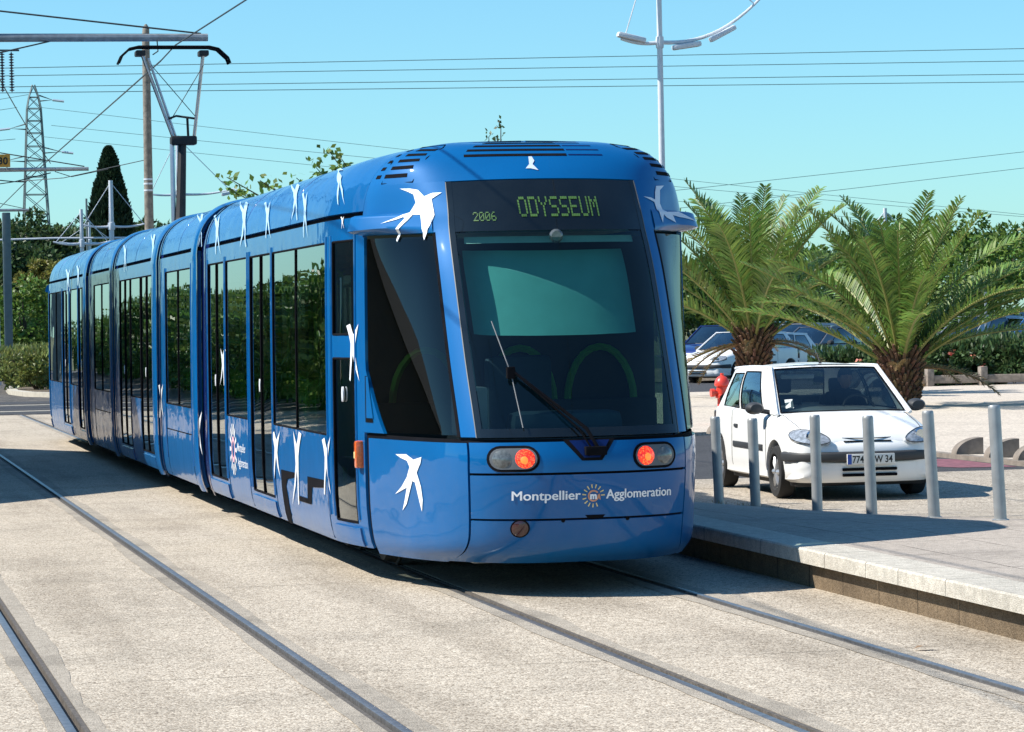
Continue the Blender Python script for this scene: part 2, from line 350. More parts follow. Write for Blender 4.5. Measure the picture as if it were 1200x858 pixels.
def slice_poly(poly, step):
    """triangulated, sliced flat polygon: returns verts2d, faces"""
    bm = bmesh.new(); vs = [bm.verts.new((x, y, 0)) for x, y in poly]
    for t in tessellate_polygon([[Vector((x, y, 0)) for x, y in poly]]):
        try: bm.faces.new([vs[i] for i in t])
        except ValueError: pass
    xs = [p[0] for p in poly]; ys = [p[1] for p in poly]
    for ax, lo, hi in ((0, min(xs), max(xs)), (1, min(ys), max(ys))):
        k = lo + step
        while k < hi:
            co = Vector((k, 0, 0)) if ax == 0 else Vector((0, k, 0)); no = Vector((1, 0, 0)) if ax == 0 else Vector((0, 1, 0))
            bmesh.ops.bisect_plane(bm, geom=bm.verts[:] + bm.edges[:] + bm.faces[:], plane_co=co, plane_no=no); k += step
    bm.verts.index_update(); v = [(w.co.x, w.co.y) for w in bm.verts]; f = [tuple(w.index for w in q.verts) for q in bm.faces]; bm.free()
    return v, f
def wire(name, pts, r, m, label, cat, group=None, sag=0, n=5):
    """single cable with sag between consecutive points"""
    out = []
    for a, b in zip(pts[:-1], pts[1:]):
        a, b = Vector(a), Vector(b); k = 14
        for i in range(k):
            t = i / k; p = a.lerp(b, t); p.z -= sag * 4 * t * (1 - t); out.append(p)
    out.append(Vector(pts[-1]))
    return tag(MB().tube(out, r, n).build(name, m), label, cat, group)

# ------------------------------------------------------------------ camera, light, sky
F_, YAW, PIT, ROL, HC = 3616, .2193, -.0143, -.0192, 1.867
Fv = Vector((math.sin(YAW) * math.cos(PIT), math.cos(YAW) * math.cos(PIT), math.sin(PIT)))
Rv = Vector((math.cos(YAW), -math.sin(YAW), 0)); Uv = Rv.cross(Fv)
c_, s_ = math.cos(ROL), math.sin(ROL); Rv, Uv = c_ * Rv + s_ * Uv, -s_ * Rv + c_ * Uv
cam = bpy.data.cameras.new('camera'); cam.sensor_width = 36; cam.sensor_fit = 'HORIZONTAL'; cam.lens = F_ / 1200 * 36
cam.clip_start = .5; cam.clip_end = 6000
co = bpy.data.objects.new('camera', cam); COL.objects.link(co)
Mx = Matrix((Rv, Uv, -Fv)).transposed().to_4x4(); Mx.translation = Vector((0, 0, HC)); co.matrix_world = Mx
sc.camera = co
SUN = Vector((-.80, .09, .86)).normalized()          # direction towards the sun
sl = bpy.data.lights.new('sun', 'SUN'); sl.energy = 4.6; sl.angle = R(.5); sl.color = (1, .955, .88)
so = bpy.data.objects.new('sun', sl); COL.objects.link(so); so.rotation_euler = SUN.to_track_quat('Z', 'Y').to_euler(); so.location = (-20, 0, 30)
w = bpy.data.worlds.new('World'); sc.world = w; w.use_nodes = True; nt = w.node_tree
bg = nt.nodes['Background']; sky = nt.nodes.new('ShaderNodeTexSky'); sky.sky_type = 'NISHITA'; sky.sun_disc = False
sky.sun_elevation = math.asin(SUN.z); sky.sun_rotation = math.atan2(SUN.x, SUN.y); sky.air_density = 1.0; sky.dust_density = .3; sky.ozone_density = 1.2
gm = nt.nodes.new('ShaderNodeMix'); gm.data_type = 'RGBA'; gm.blend_type = 'MULTIPLY'; gm.inputs[0].default_value = 1; gm.inputs[7].default_value = (.49, .85, 1.04, 1)
nt.links.new(sky.outputs[0], gm.inputs[6]); nt.links.new(gm.outputs[2], bg.inputs['Color']); bg.inputs['Strength'].default_value = .099
sc.view_settings.view_transform = 'Standard'; sc.view_settings.look = 'None'; sc.view_settings.exposure = 0.7; sc.view_settings.gamma = 1
sc.view_settings.use_curve_mapping = False
sc.cycles.max_bounces = 8; sc.cycles.transparent_max_bounces = 24; sc.cycles.caustics_reflective = False; sc.cycles.caustics_refractive = False

# ================================================================== TRAM
CX = 4.9975; Y0 = 20.2; YM = 37.4
SEC = [Vector((x, z, 0)) for x, z in ((1.25,.215),(1.295,.33),(1.32,.55),(1.325,.85),(1.325,1.08),(1.322,1.6),(1.315,2.2),(1.31,2.5),(1.305,2.66),(1.255,2.855),(1.15,3.00),(.97,3.105),(.65,3.165),(.32,3.18),(0,3.185))]
def sec(w_): return interp_cr(SEC, w_)
def inv_z(z, lo=0, hi=8):
    for _ in range(30):
        m = (lo + hi) / 2
        if sec(m).y < z: lo = m
        else: hi = m
    return lo
def tap(y):
    y = min(y, 2 * YM - y); k = max(0, min(1, (23 - y) / 1.05)); return 1 - .0906 * k * k
def body(y, w_, sd=-1, off=0):
    p = sec(w_); q = sec(w_ + .05); t = (q - p).normalized(); n = Vector((t.y, -t.x))
    k = tap(y)
    return Vector((CX + sd * (p.x * k + n.x * off), y, p.y + n.y * off)), Vector((sd * n.x, 0, n.y))
def bodyz(y, z, sd=-1, off=0): return body(y, inv_z(z), sd, off)
_r = [ # E, D2, D, M : (x, y, z or None)
 ((0,20.42),(.40,20.46),(.70,20.72),(.95,21.2)), ((0,20.24),(.40,20.29),(.74,20.54),(.99,21.09)), ((0,20.16),(.40,20.21),(.75,20.46),(1.0,21.06)),
 ((0,20.13),(.40,20.18),(.76,20.42),(1.01,21.04)), ((0,20.18),(.40,20.23),(.76,20.45),(1.01,21.05)), ((0,20.44),(.40,20.50),(.77,20.72),(1.01,21.22)),
 ((0,20.76),(.40,20.82),(.77,21.03),(1.0,21.42)), ((0,20.94),(.40,21.0),(.76,21.22),(1.0,21.55)), ((0,21.04),(.39,21.1),(.75,21.3),(.99,21.6)),
 ((0,21.22,2.87),(.37,21.27,2.868),(.74,21.42,2.86),(.99,21.66,2.855)), ((0,21.38,3.01),(.37,21.42,3.01),(.72,21.52,3.005),(.94,21.70,3.00)),
 ((0,21.5,3.095),(.36,21.53,3.095),(.66,21.62,3.095),(.83,21.76,3.10)), ((0,21.62,3.148),(.28,21.64,3.148),(.46,21.7,3.15),(.57,21.8,3.158)),
 ((0,21.8,3.168),(.1,21.82,3.168),(.17,21.86,3.17),(.24,21.9,3.172)), ((0,21.95,3.18),(0,21.95,3.18),(0,21.95,3.18),(0,21.95,3.18))]
ROWS = []
for i_, row in enumerate(_r):
    z_ = SEC[i_].y; kx = tap(21.95)
    L_ = [Vector((p[0], p[1], p[2] if len(p) > 2 else z_)) for p in row] + [Vector((SEC[i_].x * kx, 21.95, z_)), Vector((SEC[i_].x * tap(22.6), 22.6, z_))]
    ROWS.append(L_)
def nose_raw(u, v):
    a = abs(u) * 4; i = min(3, int(a)); f = a - i
    def row(k):
        P = ROWS[k]; P0 = Vector((-P[1].x, P[1].y, P[1].z)); Q = [P0] + P
        p0, p1, p2, p3 = Q[i], Q[i + 1], Q[i + 2], Q[i + 3]
        return .5 * ((2 * p1) + (p2 - p0) * f + (2 * p0 - 5 * p1 + 4 * p2 - p3) * f * f + (3 * p1 - p0 - 3 * p2 + p3) * f ** 3)
    v = max(0, min(13.9999, v)); j = int(v); g = v - j
    A = row(max(0, j - 1)) if j > 0 else row(0) * 2 - row(1); B = row(j); C = row(j + 1); D = row(j + 2) if j + 2 <= 14 else C * 2 - B
    p = .5 * ((2 * B) + (C - A) * g + (2 * A - 5 * B + 4 * C - D) * g * g + (3 * B - A - 3 * C + D) * g ** 3)
    return Vector((p.x * (-1 if u < 0 else 1), p.y, p.z))
def nose(u, v, off=0, flip=False):
    e = .01; p = nose_raw(u, v)
    du = nose_raw(min(1, u + e), v) - nose_raw(max(-1, u - e), v); dv = nose_raw(u, min(13.9, v + e * 4)) - nose_raw(u, max(0, v - e * 4))
    n = du.cross(dv); n = n.normalized() if n.length > 1e-9 else Vector((0, 0, 1))
    if n.dot(p - Vector((0, 23.5, 1.2))) < 0: n = -n
    p = p + n * off; P = Vector((CX + p.x, p.y, p.z))
    if flip: P.y = 2 * YM - P.y; n = Vector((n.x, -n.y, n.z))
    return P, n
def onnose(x, z, off=0):
    v = inv_z(z) if z < 2.66 else 8 + (z - 2.66) / .21
    lo, hi = -1, 1
    for _ in range(26):
        m = (lo + hi) / 2
        if nose_raw(m, v).x < x: lo = m
        else: hi = m
    return nose(lo, v, off)
tram = empty('tram', (CX, Y0, 0), 'long blue articulated tram with white swallows, its dark windscreen facing the viewer', 'tram')
def npatch(name, m, uvf, nu=14, nv=14, off=0, thick=.025, flip=False, parent=None):
    def fn(a, b):
        u, v = uvf(a, b); return nose(u, v, off, flip)
    mb = MB(); mb.grid(fn, nu, nv, thick=thick); return mb.build(name, m, parent or tram, smooth=50)
def rect(u0, u1, v0, v1): return lambda a, b: (u0 + (u1 - u0) * a, v0 + (v1 - v0) * b)
G = .006    # half gap between panels
for flip in (False, True):
    K = dict(flip=flip)
    # hidden dark liner behind all panels
    npatch('body_liner', black_rub, rect(-1, 1, .12, 4.0), 40, 14, off=-.02, thick=.01, **K)
    npatch('lamp_panel', blue, rect(-.495, .495, 3.0, 3.93), 24, 6, **K)
    tp = npatch('text_panel', blue, rect(-.495, .495, 1.96, 2.94), 24, 6, **K)
    def bump_f(a, b):
        v = .1 + 1.8 * b; e = .495 + .11 * max(0, 1 - b / .8) ** 2; return (-e + 2 * e * a, v)
    npatch('bumper_panel', blue, bump_f, 24, 10, **K)
    for sd in (-1, 1):
        def corner(a, b, sd=sd):
            v = .02 + 3.9 * b; e = .505 + .11 * max(0, 1 - v / 1.55) ** 2 if v < 1.55 else .505
            return (sd * (e + (.975 - e) * a), v)
        npatch('corner_panel', blue, corner, 18, 22, **K)
        npatch('windscreen_pillar', blue, lambda a, b, sd=sd: (sd * (.462 + (.528 - .462) * a), 4.03 + 3.1 * b), 5, 20, **K)
        def rear(b): # rear edge of the cab side window
            return .893 + .095 * min(1, b / .30)
        cw = npatch('cab_window', cab_gl, lambda a, b, sd=sd: (sd * (.540 + (rear(b) - .012 - .540) * a), 4.06 + 2.86 * b), 14, 24, thick=0, off=-.008, **K)
        npatch('cab_window_frame', black_rub, lambda a, b, sd=sd: (sd * (.529 + .014 * a), 4.03 + 2.95 * b), 2, 20, thick=.03, off=.002, parent=cw, **K)
        npatch('cab_pillar', blue, lambda a, b, sd=sd: (sd * (rear(b) + (1.0 - rear(b)) * a), 4.03 + 2.95 * b), 8, 24, **K)
        tri = [(.945, 4.2), (.99, 4.2), (.99, 4.82), (.975, 4.82)]
        vs, fs = slice_poly([(sd * a, b) for a, b in tri], .3)
        MB().add([nose(a, b, .003, flip)[0] for a, b in vs], fs).build('pillar_hatch', black_rub, tram)
        vs, fs = slice_poly([(sd * (a + (.93 - a) * .14), b + (4.75 - b) * .12) for a, b in tri], .3)
        MB().add([nose(a, b, .006, flip)[0] for a, b in vs], fs).build('pillar_hatch_cover', blue, tram)
    # windscreen, header band, borders
    ws = npatch('windscreen', wind_gl, rect(-.44, .44, 4.12, 7.0), 30, 30, thick=0, off=-.004, **K)
    for sd in (-1, 1): npatch('windscreen_border', black_gl, lambda a, b, sd=sd: (sd * (.432 + .024 * a), 4.02 + 5.0 * b), 3, 30, thick=.02, parent=ws, **K)
    npatch('windscreen_border', black_gl, rect(-.44, .44, 4.02, 4.16), 24, 2, thick=.02, off=.001, parent=ws, **K)
    npatch('destination_band', black_gl, rect(-.435, .435, 7.02, 9.0), 24, 12, thick=.02, off=-.002, **K)
    for sd in (-1, 1): npatch('windscreen_trim', seal, lambda a, b, sd=sd: (sd * (.457 + .004 * a), 4.02 + 4.98 * b), 1, 30, thick=.02, off=.003, **K)
    # roof cap: one mesh over the cab, cut around the glass
    mb = MB()
    mb.grid(lambda a, b: nose(-.998 + 1.996 * a, 9.04 + 4.9 * b, 0, flip), 48, 22, thick=.03)
    for sd in (-1, 1):
        mb.grid(lambda a, b, sd=sd: nose(sd * (.462 + .536 * a), 7.03 + 2.02 * b, 0, flip), 16, 10, thick=.03)
    mb.build('roof_cap', blue, tram, smooth=55)
    # roof grilles
    for k in range(4):
        v_ = 10.35 + k * .52
        npatch('roof_slot', black_rub, rect(-.36 + .01 * k, .14, v_, v_ + .2), 10, 1, off=.003, thick=.004, **K)
        npatch('roof_slot', blue_navy, rect(.15, .33, v_ + .05, v_ + .14), 6, 1, off=.003, thick=.004, **K)
    for sd in (-1, 1):
        for k in range(5):
            v_ = 9.35 + k * .42; s0 = .70 - .03 * k
            npatch('corner_slot', black_rub, lambda a, b, sd=sd, v_=v_, s0=s0: (sd * (s0 - .02 + .19 * a), v_ + .18 * b), 4, 1, off=.003, thick=.004, **K)
            npatch('corner_slot', black_rub, lambda a, b, sd=sd, v_=v_: (sd * (.915 + .045 * a), v_ + .17 * b), 2, 1, off=.003, thick=.004, **K)
        out = [(.64,9.1),(.88,9.1),(.90,10.2),(.86,11.4),(.66,11.75),(.56,11.4),(.57,10.4)]
        MB().tube([nose(sd * a, b, .001, flip)[0] for a, b in out + out[:1]], .0045, 5).build('vent_outline', black_rub, tram)
    # camera fairings ("eyebrows") each side of the cab
    for sd in (-1, 1):
        def fair(a, b, sd=sd):
            u = .54 + .455 * a; v = 7.02 + .95 * b
            prof = min(1, math.sin(PI * b) * 2.6) ** .8; out_ = (.010 + .125 * min(1, a * 1.1) ** 1.6) * prof * (1 - .35 * b)
            return nose(sd * u, v, out_, flip)[0]
        mb = MB(); mb.grid(fair, 20, 12)
        mb.v; n0 = 0
        idx = [j * 21 + 20 for j in range(13)]; mb.f.append(tuple(idx))
        cf = mb.build('camera_fairing', blue, tram, smooth=50)
# ---- front lamps, emblem, writing (the end facing the viewer; the tail has lamps too)
def decal(name, poly, m, mapf, parent=tram, step=.05, off=.003, thick=0):
    vs, fs = slice_poly(poly, step); mb = MB(); mb.add([mapf(a, b, off) for a, b in vs], fs)
    if thick:
        n = len(poly)
        pts = [mapf(a, b, off) for a, b in poly]; bk = [mapf(a, b, off - thick) for a, b in poly]
        mb.add(pts + bk, [(i, (i + 1) % n, n + (i + 1) % n, n + i) for i in range(n)])
    return mb.build(name, m, parent, fixn=False)
FN = lambda a, b, o: onnose(a, b, o)[0]
def fl(p): return Vector((p.x, 2 * YM - p.y, p.z))
FT = lambda a, b, o: fl(onnose(a, b, o)[0])
def stadium(cx, cz, hw, hh, n=10):
    P = []
    for k in range(n + 1): a = -PI / 2 + PI * k / n; P.append((cx + hw - hh + hh * math.cos(a), cz + hh * math.sin(a)))
    for k in range(n + 1): a = PI / 2 + PI * k / n; P.append((cx - hw + hh + hh * math.cos(a), cz + hh * math.sin(a)))
    return P
def circ(cx, cz, r, n=20): return [(cx + r * math.cos(2 * PI * k / n), cz + r * math.sin(2 * PI * k / n)) for k in range(n)]
def dome(name, cx, cz, r, h, m, FM, parent):
    mb = MB(); n = 20; rings = 6; vs = [FM(cx, cz, h)]; fs = []
    for j in range(1, rings + 1):
        rr = r * j / rings; o = .006 + h * (1 - (j / rings) ** 2)
        vs += [FM(cx + rr * math.cos(2 * PI * k / n), cz + rr * math.sin(2 * PI * k / n), o) for k in range(n)]
    for k in range(n): fs.append((0, 1 + k, 1 + (k + 1) % n))
    for j in range(rings - 1):
        for k in range(n): a = 1 + j * n; b_ = a + n; fs.append((a + k, a + (k + 1) % n, b_ + (k + 1) % n, b_ + k))
    vs[0] = FM(cx, cz, .006 + h)
    return mb.add(vs, fs).build(name, m, parent, smooth=80)
for FM in (FN, FT):
    for sd in (-1, 1):
        c0 = .49 * sd
        hs = decal('lamp_cluster', stadium(c0, .945, .168, .088), black_rub, FM, off=.004, thick=.01)
        decal('lamp_surround', stadium(c0, .945, .15, .07), seal, FM, parent=hs, off=.007)
        dome('red_lamp', c0 - sd * .072, .945, .066, .016, red_lit, FM, hs)
        dome('lamp_core', c0 - sd * .068, .935, .024, .006, orange_core, lambda a, b, o: FM(a, b, o + .017), hs)
        dome('clear_lamp', c0 + sd * .072, .945, .062, .014, lens_grey, FM, hs)
    decal('lower_reflector', circ(-.45, .475, .062), black_rub, FM, off=.003, thick=.006)
    dome('reflector_lens', -.45, .475, .053, .012, lens_red, FM, tram)
    for x_ in (-.17, .28): decal('tow_hole', circ(x_, .525, .014, 10), black_rub, FM, off=.003)
    decal('tow_slot', [(-.02, .558), (.12, .558), (.10, .535), (.0, .535)], black_rub, FM, off=.003)
    decal('wiper_recess', [(-.16, 1.07), (.20, 1.07), (.19, 1.05), (.10, .925), (-.04, .925), (-.15, 1.05)], black_rub, FM, off=.003)
    decal('wiper_recess_cover', [(-.12, 1.06), (.16, 1.06), (.085, .945), (-.025, .945)], blue_navy, FM, off=.006)
def ntext(body_, x0, x1, z0, size, m, name, bold=0, sx=None, shear=0):
    v, f = textmesh(body_, 1, bold=0, shear=shear)
    w0 = min(p.x for p in v); w1 = max(p.x for p in v); k = (x1 - x0) / (w1 - w0); mb = MB()
    for i, (dx, dz) in enumerate(((-.0022, 0), (0, .0012), (.0022, 0), (0, -.0012), (.0011, .0006), (-.0011, -.0006))):   # heavy weight: strokes widened by layered copies
        mb.add([onnose(x0 + dx + (p.x - w0) * k, z0 + dz + p.y * size, .0032 + .0003 * i)[0] for p in v], f)
    return mb.build(name, m, tp_front, fixn=False, smooth=0)
tp_front = tram
def shx(x): return x
ntext('Montpellier', -.505, -.055, .667, .088, white_mark, 'lettering')
ntext('Agglomeration', .125, .615, .667, .088, white_mark, 'lettering')
# sun emblem: fourteen rays, a ring with a tail, an m
lx, lz = .035, .687
mb = MB()
for k in range(15):
    a = PI * .02 + 2 * PI * k / 15
    if -.9 < ((a + PI) % (2 * PI)) - PI < -.15: continue
    p = [(lx + r_ * math.cos(a) - w_ * math.sin(a), lz + r_ * math.sin(a) + w_ * math.cos(a)) for r_, w_ in ((.052, -.003), (.078, -.0045), (.078, .0045), (.052, .003))]
    mb.add([FN(x_, z_, .0035) for x_, z_ in p], [(0, 1, 2, 3)])
mb.build('emblem_rays', logo_y, tram, fixn=False)
ring = []
for k in range(25):
    a = R(35) + 2 * PI * k / 24 * .93; ring.append((a, .034))
ring.append((R(35) + 2 * PI * .95, .040)); ring.append((R(-30), .052))
mb = MB(); V = []
for i, (a, r_) in enumerate(ring): V += [FN(lx + (r_ + .0055) * math.cos(a), lz + (r_ + .0055) * math.sin(a), .0035), FN(lx + (r_ - .0055) * math.cos(a), lz + (r_ - .0055) * math.sin(a), .0035)]
mb.add(V, [(2 * i, 2 * i + 1, 2 * i + 3, 2 * i + 2) for i in range(len(ring) - 1)]); mb.build('emblem_ring', logo_o, tram, fixn=False)
v, f = textmesh('m', .062, bold=.003)
cxm = sum(p.x for p in v) / len(v); czm = sum(p.y for p in v) / len(v)
MB().add([FN(lx + p.x - cxm, lz + p.y - czm, .004) for p in v], f).build('emblem_letter', white_mark, tram, fixn=False, smooth=0)
# dot-matrix destination
FONT = {'O': '0E11111111110E', 'D': '1E11111111111E', 'Y': '11110A04040404', 'S': '0F10100E01011E', 'E': '1F10101E10101F', 'U': '1111111111110E', 'M': '111B1515111111',
        '2': '0E11010204081F', '0': '0E11131519110E', '6': '0608101E11110E'}
def led_text(s, x0, x1, z0, z1, name, fill=.86):
    n = len(s); pitch = (x1 - x0) / (n * 6 - 1); pz = (z1 - z0) / 7; mb = MB()
    for i, ch in enumerate(s):
        rows = [int(FONT[ch][2 * j:2 * j + 2], 16) for j in range(7)]
        for j, r_ in enumerate(rows):
            for b_ in range(5):
                if r_ >> (4 - b_) & 1:
                    X_ = x0 + (i * 6 + b_) * pitch; Z_ = z1 - (j + 1) * pz
                    mb.add([FN(X_, Z_, .003), FN(X_ + pitch * fill, Z_, .003), FN(X_ + pitch * fill, Z_ + pz * fill, .003), FN(X_, Z_ + pz * fill, .003)], [(0, 1, 2, 3)])
    mb.build(name, led, tram, fixn=False, smooth=0)
led_text('ODYSSEUM', -.235, .345, 2.60, 2.745, 'destination_text')
led_text('2006', -.545, -.395, 2.575, 2.64, 'fleet_number')
# wiper
wp = MB(); P_ = lambda x, z, o: onnose(x, z, o)[0]
wp.tube([P_(.07, 1.0, .03), P_(.0, 1.12, .05), P_(-.44, 1.52, .06)], [.013, .013, .010], 6)
wp.tube([P_(.03, .99, .03), P_(-.05, 1.12, .045), P_(-.40, 1.48, .055)], .007, 6)
wp.bbox((CX - .02, 20.10, .96), (CX + .13, 20.16, 1.02), .01)
wpo = wp.build('wiper_arm', black_rub, tram)
MB().tube([P_(-.52, 1.86, .03), P_(-.44, 1.5, .035), P_(-.41, 1.14, .03)], .005, 5).build('wiper_blade', seal, wpo)
MB().bbox((-.03, -.02, -.04), (.03, .02, .04), .01, M=Matrix.Translation(P_(-.44, 1.5, .05))).build('wiper_joint', black_rub, wpo)

# ---- side walls, module by module
ZT = 2.49
MOD = {
 'M1': (21.95, 30.3, [('doorS', 22.13, 22.66), ('window', 22.9, 25.7, 24.41), ('door', 25.8, 27.1), ('window', 27.3, 28.78), ('door', 28.9, 30.15)]),
 'N1': (31.0, 34.5, [('window', 31.6, 34.0, 32.8)]),
 'C':  (34.85, 39.95, [('door', 35.45, 36.75), ('window', 36.79, 38.01), ('door', 38.05, 39.4)]),
}
def flipmod(m): a, b, l = m; return (2 * YM - b, 2 * YM - a, [(e[0],) + tuple(sorted([2 * YM - q for q in e[1:3]])) + tuple(2 * YM - q for q in e[3:]) for e in l][::-1])
MOD['N2'] = flipmod(MOD['N1']); MOD['M2'] = flipmod(MOD['M1'])
for name_, (ya, yb, cells) in MOD.items():
    for sd in (-1, 1):
        # paint wall with real openings
        ys = {ya, yb}
        for c in cells: ys |= {c[1], c[2]}
        ys = sorted(ys); yl = []
        for a, b in zip(ys[:-1], ys[1:]):
            k = max(1, int((b - a) / .25)); yl += [a + (b - a) * i / k for i in range(k)]
        yl.append(ys[-1])
        zl = [.25, .30, .36, .42, .55, .7, .85, 1.04, 1.3, 1.63, 1.79, 2.0, 2.25, ZT, 2.57, 2.645]
        def hole(i, j):
            ym = (yl[i] + yl[i + 1]) / 2; zm = (zl[j] + zl[j + 1]) / 2
            for c in cells:
                if c[1] < ym < c[2]:
                    if c[0] == 'window' and 1.04 < zm < ZT: return True
                    if c[0] == 'door' and .42 < zm < ZT: return True
                    if c[0] == 'doorS' and .42 < zm < ZT and not 1.63 < zm < 1.79: return True
            return False
        mb = MB(); ny, nz = len(yl) - 1, len(zl) - 1
        mb.grid(lambda a, b: bodyz(yl[round(a * ny)], zl[round(b * nz)], sd), ny, nz, thick=.035, skip=hole)
        mb.build('side_panel', blue, tram, smooth=50)
        # lighter door sills and black cant line
        mb = MB(); mb.grid(lambda a, b: body(ya + (yb - ya) * a, 7.97 + .16 * b, sd, -.03), max(2, int((yb - ya) / .5)), 1, thick=.03); mb.build('cant_line', black_rub, tram)
        for c in cells:
            y0, y1 = c[1], c[2]; z0 = 1.04 if c[0] == 'window' else .42
            if c[0] == 'window':
                yy_ = [y0] + list(c[3:]) + [y1]
                for a, b in zip(yy_[:-1], yy_[1:]):
                    mb = MB(); mb.grid(lambda s, t: bodyz(a + .012 + (b - a - .024) * s, z0 + .012 + (ZT - z0 - .024) * t, sd, -.006), 6, 10); g_ = mb.build('window', side_gl, tram, smooth=60)
                    mb = MB(); loop = [(a + .006, z0 + .008), (b - .006, z0 + .008), (b - .006, ZT - .008), (a + .006, ZT - .008)]
                    for (p, q) in zip(loop, loop[1:] + loop[:1]):
                        mb.tube([bodyz(p[0] + (q[0] - p[0]) * i / 8, p[1] + (q[1] - p[1]) * i / 8, sd, -.002)[0] for i in range(9)], .008, 5)
                    mb.build('window_frame', black_rub, g_)
            else:
                yy_ = [y0, (y0 + y1) / 2, y1] if c[0] == 'door' else [y0, y1]
                for a, b in zip(yy_[:-1], yy_[1:]):
                    spans = [(z0, ZT)] if c[0] == 'door' else [(z0, 1.63), (1.79, ZT)]
                    for za, zb in spans:
                        mb = MB(); mb.grid(lambda s, t: bodyz(a + .010 + (b - a - .02) * s, za + .01 + (zb - za - .02) * t, sd, -.010), 4, 14); g_ = mb.build('door_leaf' if c[0] == 'door' else 'cab_door_glass', door_gl, tram, smooth=60)
                        mb = MB(); loop = [(a + .006, za + .008), (b - .006, za + .008), (b - .006, zb - .008), (a + .006, zb - .008)]
                        for (p, q) in zip(loop, loop[1:] + loop[:1]):
                            mb.tube([bodyz(p[0] + (q[0] - p[0]) * i / 8, p[1] + (q[1] - p[1]) * i / 8, sd, -.004)[0] for i in range(9)], .009, 5)
                        mb.build('door_frame', black_rub, g_)
                # bright sill under each door
                mb = MB(); mb.grid(lambda s, t: bodyz(y0 - .05 + (y1 - y0 + .1) * s, .262 + .13 * t, sd, .014), 8, 4, thick=.02); mb.build('door_sill', blue, tram)
                yb_ = (y0 + y1) / 2 + .06
                p = bodyz(yb_ if c[0] == 'door' else (y0 + y1) / 2, 1.36, sd, .0)[0]
                mb = MB(); mb.lathe([(.0, -.008), (.03, -.006), (.03, .006), (.02, .012), (0, .012)], p, 14, 'X', M=Matrix.Diagonal((1, 1, 1.9, 1))); mb.build('door_button', white_mark, tram)
        # vertical bright trims beside openings
        for c in cells:
            for q in (c[1] - .035, c[2] + .035):
                if ya < q < yb and sd < 0 and name_ in ('M1', 'M2', 'N1'): MB().tube([bodyz(q, .45 + 2.08 * i / 12, sd, .001)[0] for i in range(13)], .012, 6).build('pillar_trim', blue, tram)
        # panel joints in the lower wall
        for c in cells:
            if c[0] == 'window' and sd < 0:
                for q in (c[1] + .02, c[2] - .02): MB().tube([bodyz(q, .27 + .74 * i / 8, sd, .0)[0] for i in range(9)], .004, 4).build('panel_joint', black_rub, tram)
                if name_ in ('N1', 'N2'): MB().tube([bodyz(c[1] + .05 + (c[2] - c[1] - .1) * i / 8, .77, sd, .001)[0] for i in range(9)], .006, 4).build('panel_joint', black_rub, tram)
    # roof shroud from one side over to the other
    mb = MB(); wl = [8.14 + (14 - 8.14) * i / 22 for i in range(23)]
    arc = [(w_, -1) for w_ in wl] + [(w_, 1) for w_ in reversed(wl[:-1])]; n_ = len(arc) - 1; m_ = max(4, int((yb - ya) / .4))
    def rf(a, b):
        w_, sd = arc[round(a * n_)]; y = ya + (yb - ya) * b
        p, nn = body(y, min(w_, 13.94), sd);
        if w_ >= 14: p.x = CX
        return p, nn
    mb.grid(rf, n_, m_, thick=.03); mb.build('roof_shroud', blue, tram, smooth=60)
    # hairline joints across the shroud
    mb = MB(); k = max(2, round((yb - ya) / 2.9))
    for i in range(1, k):
        y = ya + (yb - ya) * i / k
        mb.tube([body(y, w_, -1, .0)[0] for w_ in wl[:18]], .0022, 4)
    mb.build('shroud_joint', blue_navy, tram)
    # floor, ceiling
    MB().bbox((CX - 1.2, max(ya, 22.7), .31), (CX + 1.2, min(yb, 52.1), .36), .01).build('floor', intd, tram)
    MB().bbox((CX - 1.2, max(ya, 22.5), 2.56), (CX + 1.2, min(yb, 52.3), 2.60), .01).build('ceiling', intg, tram)
# bellows between modules (recessed navy ring with folds) and raised frame rings
for ja, jb in ((30.3, 31.0), (34.5, 34.85), (39.95, 40.3), (43.8, 44.5)):
    def ringfn(a, b, y0, y1, off, fold):
        W_ = 13.9; k = a * 2
        w_, sd = (k * W_, -1) if k <= 1 else ((2 - k) * W_, 1)
        y = y0 + (y1 - y0) * b; o = off + fold * math.cos(b * PI * 2 * 5)
        return body(y, w_, sd, o)[0]
    mb = MB(); mb.grid(lambda a, b: ringfn(a, b, ja, jb, -.05, .012), 80, 40); mb.build('bellows', blue_navy, tram, smooth=0)
    for y0, y1, m_ in ((ja - .02, ja + .06, blue_navy), (jb - (.42 if jb - ja > .5 else .05), jb + .02, blue_navy)):
        if jb - ja > .5 and y0 > ja + .1: y0 = jb - .06
        mb = MB()
        mb.grid(lambda a, b: ringfn(a, b, y0, y1, .012, 0), 80, 1); mb.build('bellows_frame', m_, tram, smooth=50)
# raised blue rib on the module side facing away (catches the sun)
for y0, y1 in ((31.0, 31.5), (34.85, 35.4), (40.3, 40.7), (44.5, 44.95)):
    for sd in (-1, 1):
        mb = MB(); mb.grid(lambda a, b: body(y0 + (y1 - y0) * b, .05 + 13.8 * a, sd, .028 * math.sin(PI * b) ** .6), 70, 6); mb.build('end_rib', blue, tram, smooth=60)
